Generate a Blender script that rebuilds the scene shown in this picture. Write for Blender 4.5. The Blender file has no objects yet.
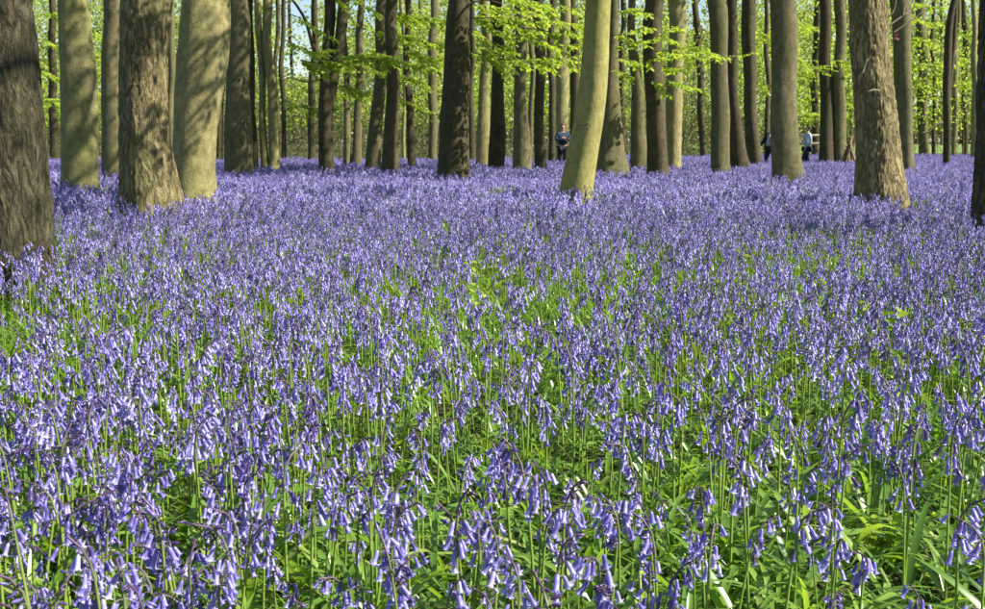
import bpy, math, random
import numpy as np
from mathutils import Vector, Matrix

# ------------------------------------------------------------------ camera, sky, sun, exposure
scene = bpy.context.scene
C = scene.collection
H_CAM, F_PX, CX, CY, HORIZON = 1.0, 1050.0, 492.5, 304.5, 145.0
PITCH = math.atan((CY - HORIZON) / F_PX)
cam_data = bpy.data.cameras.new('camera')
cam_data.sensor_width = 36.0
cam_data.lens = 36.0 * F_PX / 985.0
cam_data.clip_start = 0.05
cam_data.clip_end = 3000.0
cam = bpy.data.objects.new('camera', cam_data)
C.objects.link(cam)
cam.location = (0, 0, H_CAM)
cam.rotation_euler = (math.pi / 2 - PITCH, 0, 0)
scene.camera = cam
cam_data.dof.use_dof = True
cam_data.dof.focus_distance = 3.0
cam_data.dof.aperture_fstop = 15.0

SUN_EL, SUN_AZ = math.radians(43), math.radians(105)   # azimuth clockwise from +Y (view direction)
to_sun = Vector((math.sin(SUN_AZ) * math.cos(SUN_EL), math.cos(SUN_AZ) * math.cos(SUN_EL), math.sin(SUN_EL)))
world = bpy.data.worlds.new('World'); scene.world = world
world.use_nodes = True
wn = world.node_tree
wn.nodes.clear()
w_out = wn.nodes.new('ShaderNodeOutputWorld')
w_bg = wn.nodes.new('ShaderNodeBackground')
w_sky = wn.nodes.new('ShaderNodeTexSky')
w_sky.sky_type = 'NISHITA'
w_sky.sun_disc = False
w_sky.sun_elevation = SUN_EL
w_sky.sun_rotation = SUN_AZ
w_sky.air_density = 1.0
w_sky.dust_density = 0.5
w_sky.ozone_density = 1.0
w_bg.inputs['Strength'].default_value = 0.072
wn.links.new(w_sky.outputs[0], w_bg.inputs[0])
wn.links.new(w_bg.outputs[0], w_out.inputs[0])
sun_data = bpy.data.lights.new('sun', 'SUN')
sun_data.energy = 5.0
sun_data.angle = math.radians(0.55)
sun_data.color = (1.0, 0.935, 0.79)
sun = bpy.data.objects.new('sun', sun_data)
C.objects.link(sun)
sun.location = (40, -10, 40)
sun.rotation_euler = to_sun.to_track_quat('Z', 'Y').to_euler()

scene.view_settings.view_transform = 'Standard'
scene.view_settings.look = 'None'
scene.view_settings.exposure = 1.22
scene.view_settings.gamma = 1.0
scene.view_settings.use_curve_mapping = False
scene.render.engine = 'CYCLES'
scene.cycles.max_bounces = 6
scene.cycles.diffuse_bounces = 3
scene.cycles.glossy_bounces = 2
scene.cycles.transmission_bounces = 4
scene.cycles.transparent_max_bounces = 4
scene.cycles.caustics_reflective = False
scene.cycles.caustics_refractive = False

random.seed(7)
RNG = np.random.default_rng(11)

# ------------------------------------------------------------------ helpers
def at(px, py, Y):
    """point seen at photo pixel (px, py) standing at ground distance Y from the camera; also the pixel size there"""
    a = (px - CX) / F_PX; b = (CY - py) / F_PX
    t = Y / (math.cos(PITCH) + b * math.sin(PITCH))
    return Vector((a * t, Y, H_CAM + t * (-math.sin(PITCH) + b * math.cos(PITCH)))), t / F_PX

def project(p):
    """photo pixel of points (N,3)"""
    X, Y, Z = p[:, 0], p[:, 1], p[:, 2] - H_CAM
    d = Y * math.cos(PITCH) - Z * math.sin(PITCH)
    v = Y * math.sin(PITCH) + Z * math.cos(PITCH)
    d = np.maximum(d, 1e-3)
    return CX + F_PX * X / d, CY - F_PX * v / d, d

def _hash(i, j, k):
    i = i.astype(np.int64); j = j.astype(np.int64); k = k.astype(np.int64)
    n = (i * 73856093) ^ (j * 19349663) ^ (k * 83492791)
    n = (n ^ (n >> 13)) * 1274126177
    n = n & 0x7fffffff
    n = (n ^ (n >> 16)) * 668265263
    return ((n & 0xffffff) / float(0xffffff)) * 2 - 1

def vnoise(p):
    p = np.asarray(p, float)
    f = np.floor(p); w = p - f; w = w * w * (3 - 2 * w)
    i, j, k = f[:, 0], f[:, 1], f[:, 2]
    r = 0
    for a in (0, 1):
        for b in (0, 1):
            for c in (0, 1):
                wt = (w[:, 0] if a else 1 - w[:, 0]) * (w[:, 1] if b else 1 - w[:, 1]) * (w[:, 2] if c else 1 - w[:, 2])
                r = r + wt * _hash(i + a, j + b, k + c)
    return r

def ground_z(x, y):
    t = np.clip((np.asarray(y, float) - 52) / 60, 0, 1)
    t = t * t * (3 - 2 * t)
    return 1.15 * t

class Geo:
    """collects vertices, faces, material indices and a per-vertex tint"""
    def __init__(self):
        self.v, self.f, self.m, self.t, self.n = [], [], [], [], 0
    def add(self, verts, faces, mat=0, tint=0.5):
        verts = np.asarray(verts, float).reshape(-1, 3)
        self.v.append(verts)
        self.t.append(np.broadcast_to(np.asarray(tint, float), (len(verts),)))
        for f in faces:
            self.f.append(tuple(int(i) + self.n for i in f))
        self.m.extend([mat] * len(faces))
        self.n += len(verts)
    def tube(self, pts, radii, sides=5, mat=0, tint=0.5, cap=True):
        v, f, tt = tube_geo(pts, radii, sides, cap, tint)
        self.add(v, f, mat, tt)
    def mesh(self, name, mats, smooth=True):
        me = bpy.data.meshes.new(name)
        v = np.concatenate(self.v) if self.v else np.zeros((0, 3))
        me.from_pydata(v.tolist(), [], self.f)
        for m in mats: me.materials.append(m)
        if len(mats) > 1: me.polygons.foreach_set('material_index', self.m)
        if smooth: me.polygons.foreach_set('use_smooth', [True] * len(self.f))
        at_ = me.attributes.new('tint', 'FLOAT', 'POINT')
        at_.data.foreach_set('value', np.concatenate(self.t))
        me.update()
        return me

def tube_geo(pts, radii, sides=5, cap=True, tint=0.5):
    pts = [Vector(p) for p in pts]
    n = len(pts)
    V, F, T = [], [], []
    ref = Vector((1, 0, 0)) if abs((pts[-1] - pts[0]).normalized().x) < 0.8 else Vector((0, 1, 0))
    tl = tint if hasattr(tint, '__len__') else [tint] * n
    for i, p in enumerate(pts):
        d = (pts[min(i + 1, n - 1)] - pts[max(i - 1, 0)]).normalized()
        a = d.cross(ref).normalized(); b = d.cross(a).normalized()
        for s in range(sides):
            w = 2 * math.pi * s / sides
            V.append(p + radii[i] * (math.cos(w) * a + math.sin(w) * b)); T.append(tl[i])
    for i in range(n - 1):
        for s in range(sides):
            s2 = (s + 1) % sides
            F.append((i * sides + s, i * sides + s2, (i + 1) * sides + s2, (i + 1) * sides + s))
    if cap:
        F.append(tuple(range(sides))[::-1]); F.append(tuple((n - 1) * sides + s for s in range(sides)))
    return np.array([tuple(v) for v in V]), F, np.array(T)

def quads_mesh(name, verts, nq, mat, tint=None, per=4, smooth=False):
    """big mesh of nq separate quads, fast"""
    me = bpy.data.meshes.new(name)
    verts = np.ascontiguousarray(verts, dtype=np.float32).reshape(-1, 3)
    me.vertices.add(len(verts)); me.vertices.foreach_set('co', verts.ravel())
    me.loops.add(nq * 4); me.loops.foreach_set('vertex_index', np.arange(nq * 4, dtype=np.int32))
    me.polygons.add(nq)
    me.polygons.foreach_set('loop_start', np.arange(0, nq * 4, 4, dtype=np.int32))
    me.materials.append(mat)
    if tint is not None:
        a = me.attributes.new('tint', 'FLOAT', 'POINT'); a.data.foreach_set('value', np.repeat(tint, 4).astype(np.float32))
    me.update(calc_edges=True)
    return me

def leaf_quads(centers, size, rng, flat=0.55, aspect=0.62):
    """rhombic leaves; flat: how strongly they lie level"""
    n = len(centers)
    a = rng.normal(size=(n, 3)); a[:, 2] *= (1 - flat); a /= np.linalg.norm(a, axis=1)[:, None] + 1e-9
    b = rng.normal(size=(n, 3)); b[:, 2] *= (1 - flat * 0.7)
    b -= a * np.sum(a * b, 1)[:, None]; b /= np.linalg.norm(b, axis=1)[:, None] + 1e-9
    s = (size * rng.uniform(0.6, 1.25, n))[:, None]
    q = np.empty((n, 4, 3))
    q[:, 0] = centers - a * s * .5; q[:, 1] = centers + b * s * aspect * .5 - a * s * .06
    q[:, 2] = centers + a * s * .5; q[:, 3] = centers - b * s * aspect * .5 - a * s * .06
    return q.reshape(-1, 3)

def link(o, parent=None):
    C.objects.link(o)
    if parent is not None: o.parent = parent
    return o
def obj(name, me, parent=None, loc=None):
    o = bpy.data.objects.new(name, me)
    link(o, parent)
    if loc is not None: o.location = loc
    return o
def tag(o, label=None, cat=None, group=None, kind=None):
    for k, v in (('label', label), ('category', cat), ('group', group), ('kind', kind)):
        if v: o[k] = v
    return o
def thing(name, loc, label, cat, group=None, rz=0.0):
    o = bpy.data.objects.new(name, None); o.empty_display_size = 0.2
    link(o); o.location = loc; o.rotation_euler = (0, 0, rz)
    return tag(o, label, cat, group)

# ------------------------------------------------------------------ materials
def nodes_of(name):
    m = bpy.data.materials.new(name); m.use_nodes = True
    nt = m.node_tree; nt.nodes.clear()
    out = nt.nodes.new('ShaderNodeOutputMaterial')
    return m, nt, out
def N(nt, kind, **kw):
    n = nt.nodes.new(kind)
    for k, v in kw.items():
        if k.startswith('i_'):
            key = k[2:]
            n.inputs[int(key) if key.isdigit() else key].default_value = v
        else: setattr(n, k, v)
    return n
def ramp(nt, fac, stops):
    r = nt.nodes.new('ShaderNodeValToRGB')
    e = r.color_ramp.elements
    while len(e) < len(stops): e.new(0.5)
    for k, (p, c) in enumerate(stops):
        e[k].position = p; e[k].color = (*c, 1)
    nt.links.new(fac, r.inputs[0])
    return r
def math_node(nt, op, a, b, clamp=False):
    n = nt.nodes.new('ShaderNodeMath'); n.operation = op; n.use_clamp = clamp
    for i, x in enumerate((a, b)):
        if isinstance(x, (int, float)): n.inputs[i].default_value = x
        else: nt.links.new(x, n.inputs[i])
    return n.outputs[0]
def tint_value(nt, wa=0.5, wr=0.5):
    """per-piece tint attribute mixed with a per-object random"""
    a = N(nt, 'ShaderNodeAttribute', attribute_name='tint')
    oi = N(nt, 'ShaderNodeObjectInfo')
    x = math_node(nt, 'MULTIPLY', a.outputs['Fac'], wa)
    y = math_node(nt, 'MULTIPLY', oi.outputs['Random'], wr)
    return math_node(nt, 'ADD', x, y)

def petal_like(name, stops, tstops, trans=0.4, rough=0.45, spec=0.4, wa=0.6, wr=0.4):
    m, nt, out = nodes_of(name)
    L = nt.links.new
    t = tint_value(nt, wa, wr)
    c = ramp(nt, t, stops); c2 = ramp(nt, t, tstops)
    p = N(nt, 'ShaderNodeBsdfPrincipled', i_Roughness=rough)
    p.inputs['Specular IOR Level'].default_value = spec
    tr = N(nt, 'ShaderNodeBsdfTranslucent')
    mx = N(nt, 'ShaderNodeMixShader'); mx.inputs[0].default_value = trans
    L(c.outputs[0], p.inputs['Base Color']); L(c2.outputs[0], tr.inputs[0])
    L(p.outputs[0], mx.inputs[1]); L(tr.outputs[0], mx.inputs[2]); L(mx.outputs[0], out.inputs[0])
    return m

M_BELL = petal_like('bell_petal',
    [(0.0, (.07, .035, .12)), (0.14, (.11, .07, .26)), (0.26, (.17, .14, .46)), (0.52, (.30, .265, .66)), (0.78, (.47, .43, .79)), (1.0, (.78, .75, .92))],  # pale end of the ramp puts highlights into the petal colour
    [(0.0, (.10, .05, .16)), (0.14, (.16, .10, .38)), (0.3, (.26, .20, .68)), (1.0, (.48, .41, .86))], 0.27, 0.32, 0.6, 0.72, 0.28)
M_STEM = petal_like('flower_stem', [(0.0, (.21, .32, .05)), (0.55, (.21, .29, .06)), (1.0, (.10, .055, .115))],
    [(0.0, (.14, .28, .03)), (1.0, (.13, .08, .12))], 0.15, 0.42, 0.45, 0.85, 0.1)
M_LEAF = petal_like('bluebell_leaf', [(0.0, (.05, .115, .02)), (0.5, (.125, .24, .035)), (0.85, (.22, .34, .06)), (1.0, (.38, .40, .17))],
    [(0.0, (.20, .38, .02)), (0.6, (.36, .58, .03)), (1.0, (.48, .62, .08))], 0.4, 0.30, 0.8, 0.6, 0.4)
M_LIME = petal_like('lime_leaf', [(0.0, (.20, .33, .04)), (1.0, (.34, .42, .06))], [(0.0, (.35, .55, .05)), (1.0, (.50, .60, .08))], 0.4, 0.4, 0.4)
M_BEECH_LEAF = petal_like('tree_leaf', [(0.0, (.07, .13, .015)), (0.5, (.20, .31, .03)), (1.0, (.38, .48, .06))],
    [(0.0, (.18, .30, .02)), (0.5, (.46, .62, .04)), (1.0, (.70, .82, .09))], 0.45, 0.38, 0.4, 0.8, 0.2)
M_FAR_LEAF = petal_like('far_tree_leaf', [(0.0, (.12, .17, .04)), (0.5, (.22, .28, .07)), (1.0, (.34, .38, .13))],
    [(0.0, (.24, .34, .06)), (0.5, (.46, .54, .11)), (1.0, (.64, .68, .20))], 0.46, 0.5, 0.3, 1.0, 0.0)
M_SCRUB = petal_like('scrub_leaf', [(0.0, (.08, .085, .04)), (0.6, (.15, .16, .07)), (1.0, (.24, .22, .11))], [(0.0, (.16, .18, .06)), (1.0, (.36, .38, .14))], 0.4, 0.6, 0.2, 1.0, 0.0)
M_DARK_LEAF = petal_like('evergreen_leaf', [(0.0, (.02, .05, .018)), (1.0, (.06, .11, .035))], [(0.0, (.05, .11, .03)), (1.0, (.12, .22, .05))], 0.3, 0.4, 0.4, 1.0, 0.0)

def bark(name, dark, light, moss, furrow, scale=1.0, spots=0.0):
    """furrow 0: smooth beech skin with level creases; 1: deep upright furrows"""
    m, nt, out = nodes_of(name)
    L = nt.links.new
    tc = N(nt, 'ShaderNodeTexCoord')
    oi = N(nt, 'ShaderNodeObjectInfo')
    off = N(nt, 'ShaderNodeVectorMath', operation='ADD')
    sc0 = N(nt, 'ShaderNodeVectorMath', operation='SCALE'); sc0.inputs[0].default_value = (37, 19, 53)
    L(oi.outputs['Random'], sc0.inputs['Scale']); L(tc.outputs['Object'], off.inputs[0]); L(sc0.outputs[0], off.inputs[1])
    def noise(sx, sz, detail=5, rough=0.6, dist=0.0):
        mp = N(nt, 'ShaderNodeMapping'); mp.inputs['Scale'].default_value = (sx, sx, sz)
        L(off.outputs[0], mp.inputs[0])
        n = N(nt, 'ShaderNodeTexNoise', i_Scale=1.0, i_Detail=detail, i_Roughness=rough, i_Distortion=dist)
        L(mp.outputs[0], n.inputs['Vector'])
        return n.outputs['Fac']
    if furrow > 0.5:
        fine = noise(38 * scale, 18 * scale, 8, 0.75, 0.5)
        warp = noise(15 * scale, 4.2 * scale, 4, 0.55, 0.8)
        ridge = math_node(nt, 'MULTIPLY', math_node(nt, 'ABSOLUTE', math_node(nt, 'SUBTRACT', warp, 0.5), 0), 5.0, True)
        hgt = math_node(nt, 'ADD', math_node(nt, 'MULTIPLY', ridge, 0.42), math_node(nt, 'MULTIPLY', fine, 0.62))
    else:
        fine = noise(9 * scale, 6 * scale, 8, 0.7, 0.3)
        creases = noise(2.2 * scale, 16 * scale, 5, 0.65, 1.5)
        hgt = math_node(nt, 'ADD', math_node(nt, 'MULTIPLY', fine, 0.85), math_node(nt, 'MULTIPLY', creases, 0.2))
    big = noise(1.6, 0.7, 4, 0.6)
    speck = noise(48, 40, 4, 0.75)
    f = math_node(nt, 'ADD', math_node(nt, 'MULTIPLY', hgt, 0.75), math_node(nt, 'MULTIPLY', speck, 0.28 if furrow > .5 else 0.34))
    sh = -.085 if furrow > .5 else 0.0
    c = ramp(nt, f, [(0.34 + sh, tuple(x * .6 for x in dark)), (0.46 + sh, dark), (0.68 + sh, light)])
    mix = N(nt, 'ShaderNodeMix', data_type='RGBA')
    mf = ramp(nt, big, [(0.42, (0, 0, 0)), (0.66, (1, 1, 1))])
    k = math_node(nt, 'MULTIPLY', mf.outputs[0], 0.65)
    L(k, mix.inputs[0]); L(c.outputs[0], mix.inputs[6])
    mc = ramp(nt, f, [(0.34 + sh, tuple(x * 0.35 for x in moss)), (0.68 + sh, moss)])
    L(mc.outputs[0], mix.inputs[7])
    hsv = N(nt, 'ShaderNodeHueSaturation')
    L(mix.outputs[2], hsv.inputs['Color'])
    v = N(nt, 'ShaderNodeMapRange'); v.inputs[3].default_value = 0.82; v.inputs[4].default_value = 1.15
    L(oi.outputs['Random'], v.inputs[0]); L(v.outputs[0], hsv.inputs['Value'])
    p = N(nt, 'ShaderNodeBsdfPrincipled', i_Roughness=0.85)
    p.inputs['Specular IOR Level'].default_value = 0.2
    bmp = N(nt, 'ShaderNodeBump'); bmp.inputs['Strength'].default_value = 1.0 if furrow > .5 else 0.75
    bmp.inputs['Distance'].default_value = 0.04 if furrow > .5 else 0.022
    L(math_node(nt, 'ADD', hgt, math_node(nt, 'MULTIPLY', speck, 0.25)), bmp.inputs['Height']); L(bmp.outputs[0], p.inputs['Normal'])
    L(hsv.outputs[0], p.inputs['Base Color']); L(p.outputs[0], out.inputs[0])
    return m
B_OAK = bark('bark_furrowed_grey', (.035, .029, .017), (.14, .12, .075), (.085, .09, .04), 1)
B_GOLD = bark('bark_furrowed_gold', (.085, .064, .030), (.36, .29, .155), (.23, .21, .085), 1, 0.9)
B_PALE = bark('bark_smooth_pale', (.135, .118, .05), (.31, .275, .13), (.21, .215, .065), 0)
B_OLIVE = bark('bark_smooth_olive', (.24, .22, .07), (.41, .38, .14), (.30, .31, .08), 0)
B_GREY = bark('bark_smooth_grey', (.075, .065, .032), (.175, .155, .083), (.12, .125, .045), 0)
B_DARK = bark('bark_brown_shaded', (.034, .027, .015), (.105, .085, .047), (.075, .078, .03), 0)  # canopy shade on the dim trunks is put into this darker bark colour
B_TWIG = bark('bark_dead_twig', (.22, .18, .12), (.42, .36, .26), (.30, .26, .17), 0, 2)

def plain(name, col, rough=0.8, noise=0.25, scale=30.0, spec=0.3):
    m, nt, out = nodes_of(name)
    tc = N(nt, 'ShaderNodeTexCoord')
    n = N(nt, 'ShaderNodeTexNoise', i_Scale=scale, i_Detail=4.0)
    nt.links.new(tc.outputs['Object'], n.inputs['Vector'])
    c = ramp(nt, n.outputs['Fac'], [(0.3, tuple(x * (1 - noise) for x in col)), (0.7, tuple(min(1, x * (1 + noise)) for x in col))])
    p = N(nt, 'ShaderNodeBsdfPrincipled', i_Roughness=rough)
    p.inputs['Specular IOR Level'].default_value = spec
    nt.links.new(c.outputs[0], p.inputs['Base Color']); nt.links.new(p.outputs[0], out.inputs[0])
    return m

def ground_material():
    m, nt, out = nodes_of('woodland_soil'); L = nt.links.new
    tc = N(nt, 'ShaderNodeTexCoord')
    n1 = N(nt, 'ShaderNodeTexNoise', i_Scale=14.0, i_Detail=8.0, i_Roughness=0.7)
    n2 = N(nt, 'ShaderNodeTexNoise', i_Scale=0.7, i_Detail=4.0)
    L(tc.outputs['Object'], n1.inputs['Vector']); L(tc.outputs['Object'], n2.inputs['Vector'])
    a = ramp(nt, n1.outputs['Fac'], [(0.3, (.018, .017, .008)), (0.5, (.05, .042, .02)), (0.72, (.12, .09, .045))])
    b = ramp(nt, n1.outputs['Fac'], [(0.3, (.02, .035, .008)), (0.7, (.07, .12, .025))])
    k = ramp(nt, n2.outputs['Fac'], [(0.42, (0, 0, 0)), (0.6, (1, 1, 1))])
    mx = N(nt, 'ShaderNodeMix', data_type='RGBA')
    L(k.outputs[0], mx.inputs[0]); L(a.outputs[0], mx.inputs[6]); L(b.outputs[0], mx.inputs[7])
    p = N(nt, 'ShaderNodeBsdfPrincipled', i_Roughness=0.95)
    bm = N(nt, 'ShaderNodeBump'); bm.inputs['Distance'].default_value = 0.03
    L(n1.outputs['Fac'], bm.inputs['Height']); L(bm.outputs[0], p.inputs['Normal'])
    L(mx.outputs[2], p.inputs['Base Color']); L(p.outputs[0], out.inputs[0])
    return m
M_SOIL = ground_material()
M_LAWN = plain('lawn_grass', (.16, .25, .06), 0.9, 0.3, 3.0)
M_PATH = plain('trodden_earth', (.36, .27, .17), 0.95, 0.25, 5.0)

# ------------------------------------------------------------------ ground
def sheet(name, xs, ys, zoff, mat, kind='structure', mask=None):
    X, Y = np.meshgrid(xs, ys)
    Z = ground_z(X, Y) + zoff
    v = np.stack([X, Y, Z], -1).reshape(-1, 3)
    nx, ny = len(xs), len(ys)
    f = [(j * nx + i, j * nx + i + 1, (j + 1) * nx + i + 1, (j + 1) * nx + i) for j in range(ny - 1) for i in range(nx - 1)]
    g = Geo(); g.add(v, f)
    o = obj(name, g.mesh(name, [mat]))
    return tag(o, kind=kind)
gx = np.concatenate([[-900, -400], np.linspace(-150, 150, 41), [400, 900]])
gy = np.concatenate([[-300, -60, -10], np.linspace(0, 140, 57), [200, 400, 900, 1800]])
sheet('ground', gx, gy, 0.0, M_SOIL)
sheet('lawn', np.linspace(16, 95, 25), np.linspace(76, 112, 13), 0.012, M_LAWN)
# earth path curving between the flowers on the right
pts = np.array([(-2, 47.0), (5, 45.0), (10, 43.0), (15, 42.3), (22, 43.5), (34, 47.0), (55, 50.0)])
u = np.linspace(0, len(pts) - 1, 49)
px_ = np.interp(u, range(len(pts)), pts[:, 0]); py_ = np.interp(u, range(len(pts)), pts[:, 1])
g = Geo()
vv = []
for a, b in zip(px_, py_):
    for s in (-.9, -.3, .3, .9): vv.append((a, b + s + .12 * math.sin(a * 1.7 + s), .006))
g.add(vv, [(i * 4 + k, (i + 1) * 4 + k, (i + 1) * 4 + k + 1, i * 4 + k + 1) for i in range(48) for k in range(3)])
tag(obj('dirt_path', g.mesh('dirt_path', [M_PATH])), kind='structure')

# ------------------------------------------------------------------ trees
def depth_from_base(yb): return 661.0 / (yb - HORIZON) + 0.15

def smooth_path(K):
    """K: rows (z, x, y, r) ascending in z -> interpolator (cubic hermite)"""
    K = np.array(K, float)
    z = K[:, 0]
    d = np.gradient(K[:, 1:], z, axis=0) if len(z) > 1 else np.zeros_like(K[:, 1:])
    def ev(q):
        i = np.clip(np.searchsorted(z, q) - 1, 0, len(z) - 2)
        h = (z[i + 1] - z[i])[:, None]; t = ((q - z[i]) / (z[i + 1] - z[i]))[:, None]
        a, b = K[i, 1:], K[i + 1, 1:]; da, db = d[i] * h, d[i + 1] * h
        return (2*t**3 - 3*t**2 + 1) * a + (t**3 - 2*t**2 + t) * da + (-2*t**3 + 3*t**2) * b + (t**3 - t**2) * db
    return ev

def trunk_mesh(name, K, mat, furrow, nseg, dz, zfine, seed, flare=0.35, lobes=5, amp=1.0):
    ev = smooth_path(K)
    z0, z1 = K[0][0], K[-1][0]
    zs = np.concatenate([np.arange(z0, min(zfine, z1), dz), np.arange(min(zfine, z1), z1, max(dz * 8, .35)), [z1]])
    P = ev(zs)
    wob = .10 * np.clip(zs, 0, 4) / 4 * (1 if K[0][3] < .35 else .5)
    P[:, 0] += wob * (np.sin(zs * .9 + seed * 2.1) * .6 + np.sin(zs * 2.3 + seed) * .3)
    P[:, 1] += wob * np.sin(zs * 1.1 + seed * 1.3)
    P[:, 2] *= 1 + .05 * np.sin(zs * 1.9 + seed)
    th = np.linspace(0, 2 * math.pi, nseg, endpoint=False)
    TH, ZZ = np.meshgrid(th, zs)
    R = np.repeat(np.abs(P[:, 2:3]), nseg, 1)
    zb = np.clip(ZZ, 0, None)
    fl = np.exp(-zb / 0.24)
    ph = seed * 1.7
    Rr = R * (1 + flare * 1.25 * fl * (0.5 + 0.5 * np.cos(lobes * TH + ph)) + 0.04 * np.cos(3 * TH + ph + ZZ * .25) + 0.03 * np.cos(2 * TH - ph + .4 * ZZ))
    cx, cy = np.cos(TH), np.sin(TH)
    q = np.stack([cx * R, cy * R, ZZ], -1).reshape(-1, 3) + seed * 3.17
    big = vnoise(q * np.array([3.5, 3.5, 1.6])).reshape(TH.shape)
    med = vnoise(q * np.array([11, 11, 5])).reshape(TH.shape)
    Rr = Rr + amp * R * (0.06 * big + 0.022 * med)
    if furrow > 0.5 and nseg >= 48:
        w = vnoise(q * np.array([5, 5, 2.2]) + 7).reshape(-1) * .6
        q2 = q * np.array([30, 30, 6.5]); q2[:, 0] += w * 2; q2[:, 1] += w * 2
        r1 = 1 - np.abs(vnoise(q2)) * 2.1
        q3 = q * np.array([55, 55, 26]) + 31
        r2 = vnoise(q3)
        Rr = Rr + (0.010 * np.clip(-r1, -1, 0) + 0.006 * r2).reshape(TH.shape) * amp
    X = P[:, 0:1] + cx * Rr; Y = P[:, 1:2] + cy * Rr
    v = np.stack([X, Y, ZZ], -1).reshape(-1, 3)
    nz = len(zs)
    ii = np.arange(nz - 1)[:, None] * nseg; jj = np.arange(nseg)[None, :]; j2 = (jj + 1) % nseg
    f = np.stack([ii + jj, ii + j2, ii + nseg + j2, ii + nseg + jj], -1).reshape(-1, 4)
    me = bpy.data.meshes.new(name)
    me.vertices.add(len(v)); me.vertices.foreach_set('co', v.astype(np.float32).ravel())
    me.loops.add(len(f) * 4); me.loops.foreach_set('vertex_index', f.astype(np.int32).ravel())
    me.polygons.add(len(f)); me.polygons.foreach_set('loop_start', np.arange(0, len(f) * 4, 4, dtype=np.int32))
    me.polygons.foreach_set('use_smooth', np.ones(len(f), bool))
    me.materials.append(mat); me.update(calc_edges=True)
    return me

# shared crowns: limbs + leaf sprays, origin where the crown starts on the trunk
def crown_meshes(seed, R, Hc, nspray, per, size, mat=None):
    rng = np.random.default_rng(seed)
    g = Geo(); tips = []
    for k in range(8):
        a = k * 2.4 + rng.uniform(-.4, .4); z0 = rng.uniform(0, Hc * .5); l = R * rng.uniform(.6, 1.0)
        up = rng.uniform(.15, .9)
        p = [Vector((0, 0, z0))]
        for s in range(1, 6):
            t = s / 5
            p.append(Vector((math.cos(a + .3 * t) * l * t, math.sin(a + .3 * t) * l * t, z0 + Hc * .4 * up * t ** .8 + rng.uniform(-.1, .1))))
        g.tube(p, [.075 * (1 - .8 * s / 5) for s in range(6)], 5)
        tips += p[2:]
    tips = np.array([tuple(t) for t in tips])
    c = tips[rng.integers(0, len(tips), nspray)] + rng.normal(size=(nspray, 3)) * np.array([R * .28, R * .28, Hc * .12])
    pts = np.repeat(c, per, 0) + rng.normal(size=(nspray * per, 3)) * np.array([.28, .28, .08])
    tint = np.clip(np.repeat(rng.uniform(.1, .9, nspray), per) + rng.normal(size=len(pts)) * .15, 0, 1)
    q = leaf_quads(pts, size, rng, flat=.6)
    return g.mesh('crown_limbs', [B_DARK]), quads_mesh('crown_leaves', q, len(pts), mat or M_BEECH_LEAF, tint)
CROWNS = [crown_meshes(100 + i, 3.3, 7.0, 130, 30, .13) for i in range(4)]
SPARSE = [crown_meshes(200 + i, 2.6, 6.0, 55, 26, .13) for i in range(3)]

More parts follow.
